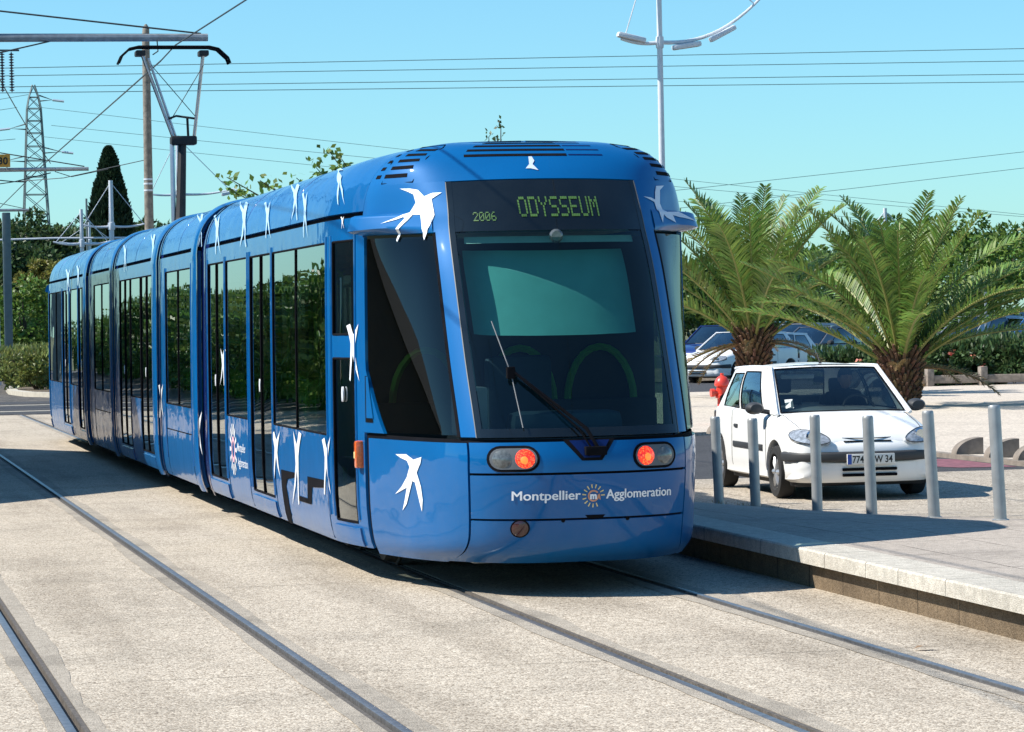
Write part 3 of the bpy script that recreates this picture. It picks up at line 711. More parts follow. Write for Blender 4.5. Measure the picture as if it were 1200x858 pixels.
# underframe, bogies with wheels
MB().bbox((CX - 1.0, 22.2, .20), (CX + 1.0, 52.6, .31), .03).build('underframe', dark_under, tram)
for yb_ in (24.4, 32.6, 42.2, 50.4):
    b = MB().bbox((CX - .82, yb_ - 1.2, .18), (CX + .82, yb_ + 1.2, .34), .04).build('bogie', dark_under, tram)
    for dy in (-.85, .85):
        for sd in (-1, 1):
            MB().lathe([(.0, -.06), (.27, -.06), (.28, -.03), (.29, .03), (.31, .04), (.31, .06), (0, .06)], (CX + sd * .745, yb_ + dy, .31), 24, 'X', M=Matrix.Diagonal((-sd, 1, 1, 1))).build('wheel', rustst, b)
MB().bbox((CX - .62, 21.0, .19), (CX + .25, 21.3, .22), .01).build('under_plate', galv, tram)
# side indicator lamps
for sd in (-1, 1):
    for y_ in (22.02, 2 * YM - 22.02):
        p = bodyz(y_, .93, sd, .012)[0]
        l_ = MB().bbox((p.x - .035, y_ - .045, .83), (p.x + .035, y_ + .045, 1.03), .02).build('indicator_lamp', amber if y_ < 30 else lens_red, tram)
        MB().bbox((p.x + sd * .034 - .006, y_ - .02, .90), (p.x + sd * .034 + .006, y_ + .02, .95), .005).build('lamp_reflector', logo_y, l_)

# ---- cab interior
for fy in (0, 1):
    T_ = (lambda p: p) if not fy else fl
    def B_(name, a, b, m, r_=.04):
        mb = MB().bbox(a, b, r_); mb.v = [T_(p) for p in mb.v]; return mb.build(name, m, tram)
    B_('dashboard', (CX - .78, 20.72, .62), (CX + .78, 21.2, 1.10), intd, .08)
    B_('dash_binnacle', (CX - .35, 20.85, 1.05), (CX + .45, 21.15, 1.24), seatf, .08)
    ringp = [nose(-1 + 2 * i / 40, 1.5, -.04, bool(fy))[0] for i in range(41)] + [T_(Vector((CX + 1.18, 22.9, .42))), T_(Vector((CX - 1.18, 22.9, .42)))]
    ringp = [Vector((q.x, q.y, .42)) for q in ringp]; MB().add(ringp, [tuple(range(len(ringp)))]).build('cab_floor', intd, tram, smooth=0)
    B_('ticket_machine', (CX - .72, 20.95, 1.08), (CX - .50, 21.2, 1.42), intg, .03)
    B_('driver_seat', (CX - .27, 21.75, .80), (CX + .27, 22.2, .95), seatf, .05)
    B_('driver_seat_back', (CX - .25, 22.15, .9), (CX + .25, 22.3, 1.62), seatf, .06)
    mb = MB(); mb.v = []
    def blind(a, b):
        u = -.455 + .87 * a; v = 5.42 + 1.45 * b; return nose(u, v, -.20, bool(fy))[0]
    mb.grid(blind, 16, 10); mb.build('sun_blind', teal, tram, smooth=60)
    mb = MB(); mb.grid(lambda a, b: nose(-.41 + .82 * a, 6.80 + .2 * b, -.07, bool(fy))[0], 12, 2); mb.build('blind_rail', tealb, tram)
    # green partition frames behind the driver
    for dx in (-.62, .1, .72):
        mb = MB(); mb.tube([T_(Vector((CX + dx + .26 * math.cos(a), 22.6, 1.25 + .42 * math.sin(a)))) for a in [PI * i / 12 for i in range(13)]], .03, 6)
        mb.build('partition_hoop', seatg, tram)
    B_('partition_base', (CX - 1.15, 22.55, .4), (CX + 1.15, 22.62, 1.28), intd, .02)
    B_('partition_panel', (CX - 1.16, 22.64, 1.2), (CX + 1.16, 22.68, 2.5), intd, .01)
MB().lathe([(0, 0), (.035, .0), (.05, .012), (.035, .024), (0, .024)], onnose(.0, 2.46, .0)[0], 14, 'Y').build('roof_mirror_lens', lens_grey, tram)
# ---- saloon seats and grab poles
seat0 = None
def make_seat(x, y, face):
    s = MB().bbox((x - .21, y - .2, .78), (x + .21, y + .2, .86), .03)
    o = s.build('seat', seatf, tram)
    mb = MB()
    def sh(a, b):
        t = -1 + 2 * a; return Vector((x + .24 * t, y + face * (.21 + .05 * b - .05 * t * t), .82 + .62 * b * (1 - .12 * t ** 4)))
    mb.grid(lambda a, b: (sh(a, b), Vector((0, face, 0))), 8, 8, thick=.03); mb.build('seat_shell', seatg, o)
    MB().tube([(x, y, .36), (x, y, .8)], .03, 6).build('seat_post', intg, o)
for y in (23.3, 24.1, 25.0, 27.5, 28.3, 31.9, 32.6, 33.4, 37.0, 37.7, 41.5, 42.2, 43.0):
    for x in (-.95, .95, .48): make_seat(CX + x, y, 1 if int(y * 10) % 2 else -1)
for y in (23.0, 25.75, 27.2, 28.85, 31.7, 34.0, 35.45, 36.8, 38.0, 39.35, 41.0, 43.2, 46.0, 49.0):
    for x in (-.72, .72):
        MB().tube([(CX + x, y, .36), (CX + x, y, 2.3), (CX + x * 1.3, y, 2.5)], .018, 6).build('grab_pole', seatg, tram)
MB().tube([(CX, 22.9, 2.25), (CX, 52, 2.25)], .016, 6).build('grab_rail', seatg, tram)

# ---- pantograph on the roof
PY = 45.0
pn = MB().tube([(5.12, PY - .5, 3.15), (5.12, PY, 3.45), (5.19, PY + .2, 4.58)], [.085, .075, .06], 10).build('pantograph', dark_under, tram)
MB().tube([(5.02, PY, 3.3), (5.04, PY + .2, 4.56)], .035, 8).build('push_rod', alu, pn)
MB().bbox((5.02, PY + .1, 4.55), (5.40, PY + .35, 4.68), .03).build('knuckle', dark_under, pn)
MB().tube([(5.08, PY + .2, 4.6), (4.60, PY, 5.88)], .026, 7).build('upper_arm', alu, pn)
MB().tube([(5.12, PY + .25, 4.62), (4.70, PY, 5.80)], .020, 7).build('upper_arm', alu, pn)
MB().tube([(5.36, PY + .2, 4.62), (5.50, PY, 5.88)], .026, 7).build('upper_arm', alu, pn)
MB().tube([(5.28, PY + .2, 4.66), (5.26, PY + .1, 4.95)], .02, 6).build('strut', dark_under, pn)
MB().tube([(4.99, PY + .12, 4.93), (5.1, PY + .12, 4.97), (5.37, PY + .1, 4.93)], .018, 6).build('cross_tube', dark_under, pn)
MB().tube([(5.03, PY + .15, 4.92), (5.50, PY, 5.7)], .006, 4).build('stay_wire', wire_m, pn)
MB().tube([(5.38, PY + .15, 4.97), (4.74, PY, 5.7)], .006, 4).build('stay_wire', wire_m, pn)
mb = MB()
for dy in (-.12, .12):
    mb.tube([(4.26, PY + dy, 5.72), (4.31, PY + dy, 5.83), (4.42, PY + dy, 5.93), (4.55, PY + dy, 5.96), (5.58, PY + dy, 5.96), (5.71, PY + dy, 5.93), (5.85, PY + dy, 5.80), (5.88, PY + dy, 5.72)], .020, 6)
hd = mb.build('collector_head', black_rub, pn)
for x in (4.58, 5.5): MB().bbox((x - .07, PY - .14, 5.83), (x + .07, PY + .14, 5.91), .02).build('head_spring', dark_under, hd)
DEC_NOSE = {'BL': [(-0.721, 8.85),(-0.656, 8.83),(-0.607, 8.76),(-0.575, 8.52),(-0.528, 8.62),(-0.48, 8.62),(-0.536, 8.42),(-0.527, 7.8),(-0.549, 7.27),(-0.593, 6.79),(-0.596, 6.9),(-0.594, 7.28),(-0.601, 7.82),(-0.645, 7.84),(-0.674, 7.53),(-0.76, 6.78),(-0.765, 6.83),(-0.691, 7.63),(-0.697, 7.73),(-0.737, 7.59),(-0.819, 7.39),(-0.738, 7.7),(-0.673, 7.97),(-0.629, 8.32),(-0.637, 8.61),(-0.674, 8.73)], 'BC': [(-0.838, 3.51),(-0.789, 3.54),(-0.755, 3.35),(-0.717, 3.47),(-0.722, 3.22),(-0.741, 2.94),(-0.723, 2.63),(-0.717, 2.34),(-0.723, 2.06),(-0.732, 2.27),(-0.751, 2.71),(-0.763, 2.74),(-0.778, 2.49),(-0.794, 2.21),(-0.814, 2.04),(-0.802, 2.3),(-0.79, 2.58),(-0.81, 2.52),(-0.845, 2.41),(-0.814, 2.59),(-0.788, 2.82),(-0.774, 3.08),(-0.786, 3.29),(-0.814, 3.38)], 'BR': [(0.63, 8.83),(0.729, 8.88),(0.668, 8.69),(0.65, 8.21),(0.689, 7.83),(0.811, 7.84),(0.951, 7.43),(0.799, 7.55),(0.741, 7.66),(0.749, 7.26),(0.672, 7.51),(0.648, 7.7),(0.615, 7.25),(0.606, 7.81),(0.586, 8.24),(0.499, 8.42),(0.558, 8.4),(0.598, 8.33),(0.609, 8.59)], 'TM': [(-0.051, 10.27),(-0.035, 10.27),(-0.029, 9.96),(-0.043, 9.74),(-0.023, 9.4),(-0.058, 9.5),(-0.082, 9.5),(-0.059, 9.74)]}
DEC_SIDE = [[(25.809, 3.59),(25.655, 3.68),(25.54, 3.33),(25.326, 3.74),(25.435, 3.22),(25.5, 2.88),(25.455, 2.56),(25.362, 2.2),(25.513, 2.5),(25.576, 2.77),(25.629, 2.61),(25.723, 2.14),(25.761, 2.17),(25.687, 2.66),(25.657, 3.01),(25.732, 3.36)], [(24.146, 3.79),(24.28, 3.85),(24.405, 3.34),(24.581, 3.85),(24.512, 3.14),(24.488, 2.7),(24.58, 2.21),(24.815, 1.44),(24.54, 2.11),(24.43, 2.57),(24.406, 2.33),(24.469, 1.52),(24.417, 1.6),(24.344, 2.44),(24.327, 2.93),(24.228, 3.48)], [(23.119, 3.74),(22.993, 3.82),(22.907, 3.48),(22.765, 3.87),(22.835, 3.35),(22.88, 2.95),(22.852, 2.59),(22.796, 2.18),(22.893, 2.52),(22.936, 2.83),(22.978, 2.64),(23.059, 2.13),(23.089, 2.17),(23.024, 2.71),(22.997, 3.1),(23.056, 3.52)], [(22.272, 5.42),(22.189, 5.44),(22.127, 5.32),(22.023, 5.44),(22.072, 5.28),(22.099, 5.15),(22.071, 4.97),(22.016, 4.75),(22.099, 4.93),(22.136, 5.1),(22.161, 5.01),(22.195, 4.75),(22.217, 4.77),(22.192, 5.04),(22.182, 5.22),(22.228, 5.34)], [(34.764, 4.33),(34.613, 4.36),(34.502, 4.23),(34.291, 4.38),(34.398, 4.18),(34.458, 4.0),(34.412, 3.67),(34.316, 3.09),(34.468, 3.56),(34.532, 3.91),(34.583, 3.73),(34.665, 3.05),(34.704, 3.09),(34.639, 3.8),(34.613, 4.08),(34.689, 4.24)], [(31.346, 3.72),(31.141, 3.81),(30.988, 3.46),(30.707, 3.87),(30.849, 3.33),(30.935, 2.92),(30.876, 2.56),(30.758, 2.15),(30.954, 2.48),(31.037, 2.8),(31.107, 2.61),(31.236, 2.08),(31.286, 2.12),(31.183, 2.67),(31.143, 3.07),(31.242, 3.5)], [(28.772, 5.1),(28.892, 5.12),(28.997, 5.01),(29.159, 5.12),(29.089, 4.97),(29.055, 4.84),(29.117, 4.69),(29.231, 4.5),(29.074, 4.66),(29.0, 4.8),(28.969, 4.72),(28.939, 4.5),(28.905, 4.52),(28.918, 4.75),(28.918, 4.91),(28.841, 5.03)], [(22.402, 8.0),(22.378, 8.01),(22.351, 7.92),(22.324, 8.01),(22.331, 7.88),(22.335, 7.76),(22.324, 7.59),(22.306, 7.39),(22.333, 7.56),(22.346, 7.71),(22.352, 7.63),(22.363, 7.41),(22.37, 7.42),(22.363, 7.67),(22.364, 7.83),(22.384, 7.94)], [(24.154, 10.86),(23.339, 10.43),(24.013, 10.9),(24.332, 11.23),(25.01, 11.63),(22.934, 9.88),(22.536, 9.08),(22.347, 8.43),(22.532, 8.96),(22.825, 9.62),(22.687, 9.24),(22.518, 8.47),(22.548, 8.52),(22.789, 9.4),(23.637, 10.51),(24.272, 10.96)], [(25.388, 10.26),(25.815, 10.54),(25.261, 9.87),(26.521, 10.86),(25.239, 9.72),(24.855, 9.2),(24.691, 8.74),(24.661, 8.3),(24.612, 8.65),(24.703, 9.02),(24.56, 8.79),(24.348, 8.24),(24.321, 8.27),(24.539, 8.86),(24.821, 9.38),(25.11, 9.89)], [(24.564, 9.44),(24.524, 9.51),(24.167, 9.0),(24.313, 9.49),(24.035, 8.85),(23.931, 8.47),(23.793, 7.99),(23.709, 7.24),(23.812, 7.88),(23.938, 8.34),(23.915, 8.11),(23.911, 7.28),(23.933, 7.34),(23.97, 8.21),(24.092, 8.68),(24.332, 9.11)], [(26.862, 9.58),(26.778, 9.64),(26.352, 9.15),(26.458, 9.58),(26.178, 9.0),(26.062, 8.64),(25.891, 8.23),(25.719, 7.63),(25.919, 8.15),(26.082, 8.53),(26.06, 8.34),(26.007, 7.7),(26.043, 7.76),(26.134, 8.43),(26.279, 8.84),(26.58, 9.27)], [(28.293, 10.02),(28.769, 10.31),(28.152, 9.54),(29.708, 10.75),(28.145, 9.36),(27.76, 8.78),(27.645, 8.25),(27.694, 7.49),(27.559, 8.13),(27.609, 8.6),(27.475, 8.33),(27.32, 7.42),(27.275, 7.48),(27.439, 8.42),(27.691, 9.0),(27.977, 9.58)], [(30.593, 9.77),(30.51, 9.85),(29.854, 9.2),(30.086, 9.77),(29.621, 9.01),(29.462, 8.58),(29.249, 8.08),(29.086, 7.29),(29.285, 7.98),(29.486, 8.45),(29.462, 8.21),(29.448, 7.35),(29.488, 7.42),(29.554, 8.32),(29.739, 8.82),(30.157, 9.35)], [(32.178, 10.37),(32.787, 10.71),(31.769, 9.85),(33.734, 11.07),(31.676, 9.67),(31.196, 9.1),(30.977, 8.6),(30.908, 8.09),(30.898, 8.51),(31.03, 8.92),(30.872, 8.67),(30.632, 8.05),(30.61, 8.09),(30.866, 8.76),(31.224, 9.32),(31.679, 9.9)], [(36.005, 9.66),(36.351, 9.83),(35.943, 9.3),(36.921, 10.02),(35.943, 9.17),(35.592, 8.71),(35.463, 8.27),(35.474, 7.64),(35.379, 8.16),(35.447, 8.56),(35.311, 8.33),(35.124, 7.58),(35.084, 7.64),(35.281, 8.41),(35.532, 8.89),(35.785, 9.34)], [(39.783, 9.52),(39.73, 9.6),(39.131, 9.09),(39.403, 9.57),(38.915, 8.93),(38.728, 8.55),(38.499, 8.1),(38.331, 7.4),(38.523, 8.01),(38.732, 8.43),(38.69, 8.21),(38.64, 7.44),(38.673, 7.5),(38.776, 8.31),(38.987, 8.76),(39.394, 9.2)], [(46.606, 8.84),(46.459, 8.9),(46.047, 8.53),(46.034, 8.88),(45.844, 8.4),(45.758, 8.03),(45.632, 7.4),(45.503, 6.83),(45.707, 7.29),(45.807, 7.87),(45.843, 7.55),(45.939, 6.86),(45.99, 6.9),(45.918, 7.69),(46.036, 8.24),(46.336, 8.61)], [(48.673, 8.77),(48.424, 8.81),(47.931, 8.42),(47.78, 8.78),(47.662, 8.28),(47.612, 7.84),(47.506, 7.17),(47.287, 6.64),(47.611, 7.08),(47.728, 7.65),(47.824, 7.32),(47.943, 6.67),(48.019, 6.72),(47.927, 7.46),(47.99, 8.11),(48.346, 8.52)]]
DEC_SHAPE = {'blk1': [(25.332, 2.45),(24.575, 2.47),(24.584, 2.34),(24.975, 2.25),(25.074, 2.03),(25.016, 1.6),(24.995, 0.99),(25.171, 0.2),(25.356, 0.28),(25.303, 1.24),(25.325, 1.98)], 'blk2': [(23.9, 2.47),(23.059, 2.5),(23.09, 2.31),(23.679, 2.23),(23.778, 1.7),(24.486, 1.69),(24.377, 1.86),(23.944, 1.86)], 'strip': [(23.373, 2.21),(23.044, 2.22),(23.006, 0.27),(23.364, 0.27),(23.274, 1.49)]}

# white swallows: outlines in the surface coordinates of the panels they are stuck on
def uvdecal(name, poly, m, fn, off, step):
    try: vs, fs = slice_poly(poly, step)
    except Exception: return None
    return MB().add([fn(a, b, off) for a, b in vs], fs).build(name, m, tram, fixn=False, smooth=60)
def fair_off(u, v):
    if not 7.0 < v < 7.99: return 0
    a = (abs(u) - .54) / .455; b = (v - 7.02) / .95
    if not (0 <= a <= 1 and 0 < b < 1): return 0
    return (.010 + .125 * min(1, a * 1.1) ** 1.6) * min(1, math.sin(PI * b) * 2.6) ** .8 * (1 - .35 * b)
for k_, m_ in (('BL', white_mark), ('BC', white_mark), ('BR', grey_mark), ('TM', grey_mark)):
    P_uv = [(a * 10, b) for a, b in DEC_NOSE[k_]]
    uvdecal('swallow_marking', P_uv, m_, lambda a, b, o: nose(a / 10, b, o + fair_off(a / 10, b))[0], .005, .12)
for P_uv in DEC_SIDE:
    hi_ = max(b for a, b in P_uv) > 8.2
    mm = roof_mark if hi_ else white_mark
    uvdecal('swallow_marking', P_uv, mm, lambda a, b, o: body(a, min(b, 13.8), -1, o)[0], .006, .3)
uvdecal('skirt_cutout', DEC_SHAPE['blk1'], black_rub, lambda a, b, o: body(a, b, -1, o)[0], .004, .4)
uvdecal('skirt_cutout', DEC_SHAPE['blk2'], black_rub, lambda a, b, o: body(a, b, -1, o)[0], .004, .4)
# side logo: pale sun figure and two lines of writing
LS = lambda y, z, o=.004: bodyz(y, z, -1, o)[0]
mb = MB(); cy0, cz0 = 28.36, .74
for k in range(14):
    a = 2 * PI * k / 14; p = [(cy0 - (r_ * math.cos(a) - w_ * math.sin(a)), cz0 + r_ * math.sin(a) + w_ * math.cos(a)) for r_, w_ in ((.14, -.016), (.24, -.024), (.24, .024), (.14, .016))]
    mb.add([LS(*q) for q in p], [(0, 1, 2, 3)])
mb.build('emblem_rays', white_mark, tram, fixn=False)
mb = MB(); V = []
for k in range(25):
    a = 2 * PI * k / 24; V += [LS(cy0 + .12 * math.cos(a), cz0 + .12 * math.sin(a)), LS(cy0 + .075 * math.cos(a), cz0 + .075 * math.sin(a))]
mb.add(V, [(2 * i, 2 * i + 1, 2 * i + 3, 2 * i + 2) for i in range(24)]).build('emblem_ring', logo_p, tram, fixn=False)
for s_t, z_, y_e in (('Montpellier', .735, 27.52), ('Agglomeration', .60, 27.38)):
    v, f = textmesh(s_t, 1, bold=.004); w0 = min(p.x for p in v); w1 = max(p.x for p in v); k = (28.06 - y_e) / (w1 - w0)
    MB().add([LS(28.06 - (p.x - w0) * k, z_ + p.y * .115) for p in v], f).build('lettering', white_mark, tram, fixn=False, smooth=0)
# ================================================================== GROUND
S_ = struct
XA, XB = 1.109, 1.109 + 1.435           # left track: inner edges of the two rails
XC, XD = 4.28, 4.28 + 1.435             # the tram's track
YE = 69.5                               # end of the washed-concrete slabs
gs = MB().box((-900, -60, -.5), (1500, 4000, -.14)); S_('ground', gs, grass_m, smooth=0)
def rail_zone(x, side): # running head lies outside the groove; returns gap limits
    return (x - .095, x + .095)
gaps = sorted(rail_zone(x, 0) for x in (XA, XB, XC, XD))
xs = [-40] + [q for g in gaps for q in g] + [6.60]
mb = MB()
for i in range(0, len(xs), 2): mb.box((xs[i], -8, -.3), (xs[i + 1], YE, 0))
S_('track_paving', mb, tram_gravel, smooth=0)
random.seed(3)
for nm, x, s, lab in (('A', XA, -1, 'polished rail nearest the left edge of the picture, blue with reflected sky'), ('B', XB, 1, 'grooved rail of the empty left track, on the side of the tram'),
                 ('C', XC, -1, 'grooved rail under the left wheels of the blue tram'), ('D', XD, 1, 'grooved rail nearest the stone platform edge')):
    r = empty('tram_rail', (x, 30, 0), lab, 'rail', 'grooved rails set in the paving')
    y1 = YE if nm in 'AB' else YE
    # profile: head outside (s direction), groove, keeper inside
    a, b = sorted((x, x + s * .048)); MB().bbox((a, -8, -.12), (b, y1, .004), .006).build('rail_head', steel, r)
    a, b = sorted((x, x - s * .036)); MB().box((a, -8, -.12), (b, y1, -.035)).build('groove', rustst, r, smooth=0)
    a, b = sorted((x - s * .0365, x - s * .062)); MB().box((a, -8, -.12), (b, y1, .001)).build('keeper', rustst, r, smooth=0)
    # mortar bands with ragged outer edges either side
    mb = MB()
    for d, base in ((1, .0505), (-1, .0645)):
        sd = s * d; y = -8; pts = []
        ph = random.random() * 9
        while y < y1:
            wv = .075 + .05 * (noise.noise(Vector((y * .35, ph, x))) + .4) + .02 * noise.noise(Vector((y * 2.1, ph, 3)))
            if nm == 'C' and d == -1 and y < 20.2: wv += .30 * max(0, noise.noise(Vector((y * .55 + 3, 5, 1))))
            pts.append((y, max(.045, wv))); y += .25
        V = []; Fc = []
        for yy, wv in pts: V += [(x + sd * base, yy, .0035), (x + sd * (base + wv), yy, .0035), (x + sd * base, yy, -.12)]
        for i in range(len(pts) - 1):
            j = 3 * i; Fc += [(j, j + 1, j + 4, j + 3), (j, j + 3, j + 5, j + 2)]
        mb.add(V, Fc)
    mb.build('mortar_band', grout_m, r, smooth=0)
# beyond the slabs: dark road crossing the tracks, with crossing strips
S_('crossing_road', MB().box((-40, YE, -.3), (22, 150, -.002)), cobble, smooth=0)
S_('crossing_strip', MB().box((-30, 72.4, -.002), (6.3, 72.9, .006)).box((-30, 78.2, -.002), (6.3, 78.6, .008)), kerb_m, smooth=0)
S_('crossing_gap', MB().box((-30, 70.2, -.002), (6.3, 72.2, .003)).box((-30, 73.3, -.002), (6.3, 77.8, .003)).box((-30, 80.0, -.002), (6.3, 82.4, .004)), asph, smooth=0)
# planted island with pale kerb nose beside the tail of the tram
def band(pts, w0, w1, z0, z1, mb):
    n = len(pts); V = []
    for i, p in enumerate(pts):
        a = Vector(pts[max(0, i - 1)]); b = Vector(pts[min(n - 1, i + 1)]); t = (b - a).normalized(); nn = Vector((-t.y, t.x))
        q = Vector(p); V += [(q.x + nn.x * w0, q.y + nn.y * w0, z0), (q.x + nn.x * w0, q.y + nn.y * w0, z1), (q.x + nn.x * w1, q.y + nn.y * w1, z1), (q.x + nn.x * w1, q.y + nn.y * w1, z0)]
    F = []
    for i in range(n - 1):
        for k in range(4): F.append((4 * i + k, 4 * i + (k + 1) % 4, 4 * i + 4 + (k + 1) % 4, 4 * i + 4 + k))
    F += [(0, 1, 2, 3), (4 * n - 4, 4 * n - 1, 4 * n - 2, 4 * n - 3)]
    return mb.add(V, F)
nosep = [(9.5, 125), (7.6, 112), (6.9, 106), (6.2, 101), (5.75, 96.5), (5.6, 92.5), (5.85, 89), (6.6, 86.6), (8, 85.4), (12, 84.5)]
S_('island_kerb', band(nosep, -.28, 0, -.1, .13, MB()), kerb_m, smooth=40)
mb = MB(); mb.add([(p[0] + .02, p[1], .09) for p in nosep] + [(30, 84, .09), (30, 125, .09)], [tuple(range(len(nosep) + 2))]); S_('planting_bed', mb, earth, smooth=0)

# platform: stone top, cap stones overhanging a brown riser; ramp down to the plaza
def zp(y): return .275 if y < 22.2 else (max(.05, .275 - (y - 22.2) * .0433))
ysl = [-8, 0, 8, 14, 18, 20, 22.2, 24, 26, 27.4]
mb = MB(); V = []
for y in ysl: V += [(6.86, y, .275), (7.6, y, .275 * .65 + zp(y) * .35), (9.02, y, zp(y))]
for i in range(len(ysl) - 1): mb.add([V[3 * i + k] for k in (0, 1, 2)] + [V[3 * i + 3 + k] for k in (0, 1, 2)], [(0, 1, 4, 3), (1, 2, 5, 4)])
mb.add([(6.6, 27.4, 0), (9.02, 27.4, 0), (9.02, 27.4, zp(27.4)), (7.6, 27.4, .275 * .65 + zp(27.4) * .35), (6.6, 27.4, .275)], [(0, 1, 2, 3, 4)]); S_('platform', mb, stone_m, smooth=0)
mb = MB(); y = -7.2; k = 0
while y < 27.4:
    ye = min(27.4, y + 1.45)
    for q0, q1 in ((y + .004, ye - .004),):
        z0, z1 = .275, .275
        mb.add([(6.52, q0, z0 - .10), (6.857, q0, z0 - .10), (6.857, q1, z1 - .10), (6.52, q1, z1 - .10), (6.530, q0, z0 + .002), (6.857, q0, z0 + .002), (6.857, q1, z1 + .002), (6.530, q1, z1 + .002), (6.52, q0, z0 - .01), (6.52, q1, z1 - .01)],
               [(0, 3, 2, 1), (4, 5, 6, 7), (0, 1, 5, 4, 8), (1, 2, 6, 5), (2, 3, 9, 7, 6), (3, 0, 8, 9), (8, 4, 7, 9)])
    y = ye
S_('platform_edge', mb, cap_m, smooth=0)
mb = MB(); V = []
for y in ysl: z = .17; V += [(6.60, y, -.05), (6.60, y, z)]
mb.add(V, [(2 * i, 2 * i + 2, 2 * i + 3, 2 * i + 1) for i in range(len(ysl) - 1)]); S_('platform_riser', mb, wallst_m, smooth=0)
# plaza east of the bollards, following the ramp, then level; runs behind the tram
mb = MB(); V = []
ys2 = [-8, 8, 18, 22.2, 24, 26, 27.4, 30, 33.6]
for y in ys2: z = zp(y) - .004 if y < 27.4 else .046; V += [(9.02, y, z), (13.8, y, z)]
mb.add(V, [(2 * i, 2 * i + 1, 2 * i + 3, 2 * i + 2) for i in range(len(ys2) - 1)])
mb.add([(6.6, 27.4, .046), (9.02, 27.4, .046), (9.02, 33.6, .046), (6.6, 33.6, .046)], [(0, 1, 2, 3)])
S_('plaza', mb, plaza_m, smooth=0)
S_('side_road', MB().box((6.6, 33.6, -.2), (13.8, 46.2, .042)), asph, smooth=0)
mb = MB(); mb.add([(13.05, 34.4, .0465), (13.7, 34.2, .0465), (13.75, 36.4, .0465), (12.9, 37.5, .0465), (12.6, 35.6, .0465)], [(0, 1, 2, 3, 4)]); S_('road_marking', mb, redpatch, smooth=0)
S_('pavement_kerb', band([(13.87, 8), (13.87, 20), (13.87, 30), (13.87, 36), (13.87, 42), (13.87, 46.3)], -.07, .07, -.1, .10, MB()), stone_d, smooth=0)
mb = MB().box((13.94, -8, -.2), (60, 46.2, .096)).box((6.6, 46.2, -.2), (60, 71.5, .096)); S_('pavement', mb, pave_m, smooth=0)
S_('car_park', MB().box((6.6, 71.5, -.2), (140, 150, .05)), asph, smooth=0)
S_('far_verge', MB().box((-300, 150, -.2), (400, 420, .02)), grass_m, smooth=0)

# ------------------------------------------------------------------ street furniture
bp_ = [((8.46, 28.81), .05, 'steel bollard standing closest to the tram, dark in its shade'), ((8.50, 27.74), .05, 'second steel bollard from the tram, shaded, in front of the white car door'),
       ((8.80, 26.81), .085, 'steel bollard in front of the left headlamp of the white car'), ((8.80, 25.31), .14, 'steel bollard that hides the middle of the number plate of the white car'),
       ((8.80, 23.77), .21, 'steel bollard just right of the white car bumper'), ((8.80, 22.32), .275, 'tallest looking steel bollard, farthest right in the row')]
for i, ((x, y), z, lab) in enumerate(bp_):
    b = empty('bollard', (x, y, z - .02), lab, 'bollard', 'steel bollards along the platform')
    h = .88 + .012 * ((i * 7) % 3); tl = [.030, .02, .012, .025, .045, .04][i]
    base = Vector((x, y, z - .02)); top = base + Vector((-tl, 0, h))
    M = (top - base).to_track_quat('Z', 'Y').to_matrix().to_4x4()
    MB().lathe([(0, 0), (.048, 0), (.048, h - .03), (.046, h - .012), (.040, h - .002), (0, h)], base, 24, M=M).build('post', bolm, b)
    MB().lathe([(0, .016), (.066, .016), (.066, .022), (.05, .027), (0, .027)], base, 20).build('base_collar', galv, b)
# red hydrant behind the car
hx, hy = 14.62, 49.5
hy_ = empty('fire_hydrant', (hx, hy, .096), 'red fire hydrant behind the white car', 'hydrant')
MB().lathe([(0, 0), (.15, 0), (.15, .04), (.09, .06), (.085, .42), (.12, .44), (.12, .48), (.10, .50), (.10, .62), (.13, .64), (.13, .67), (.12, .72), (.08, .78), (.03, .81), (.03, .85), (0, .85)], (hx, hy, .096), 18).build('barrel', hydr, hy_)
MB().lathe([(0, -.2), (.07, -.2), (.07, -.14), (.05, -.13), (.05, .13), (.07, .14), (.07, .2), (0, .2)], (hx, hy, .62), 12, 'X').build('side_outlet', hydr, hy_)
MB().lathe([(0, -.22), (.09, -.22), (.09, -.14), (.06, -.12), (.06, 0), (0, 0)], (hx, hy, .52), 12, 'Y').build('front_outlet', black_rub, hy_)
# quarter-round parking stones along the pavement
def dome_stone(x, y, rz, lab, sc_=1):
    o = MB(); n = 14; P = [(-.42, 0), (.42, 0), (.42, .50)]
    for k in range(1, n + 1):
        a = PI / 2 + PI / 2 * k / n; P.append((.42 + .84 * math.cos(a), .50 * math.sin(a)))
    P = [(a * sc_, b * sc_) for a, b in P[:-1]]
    M = Matrix.Rotation(rz, 4, 'Z'); V = [M @ Vector((a, -.11, b)) for a, b in P] + [M @ Vector((a, .11, b)) for a, b in P]; m_ = len(P)
    V = [v + Vector((x, y, .096)) for v in V]
    o.add(V, [tuple(range(m_)), tuple(reversed(range(m_, 2 * m_)))] + [(i, (i + 1) % m_, m_ + (i + 1) % m_, m_ + i) for i in range(m_)])
    return tag(o.build('parking_stone', stone_d, smooth=40), lab, 'stone block', 'quarter round stones along the pavement')
dome_stone(13.35, 45.4, R(0), 'quarter round stone block between the tram and the white car', .42)
dome_stone(14.0, 36.6, R(-4), 'quarter round stone block closest to the right side of the white car', .42)
dome_stone(14.02, 35.5, R(-4), 'quarter round stone block standing alone between the two rightmost bollards', .46)
dome_stone(14.04, 34.65, R(-4), 'quarter round stone block partly behind the rightmost bollard', .42)
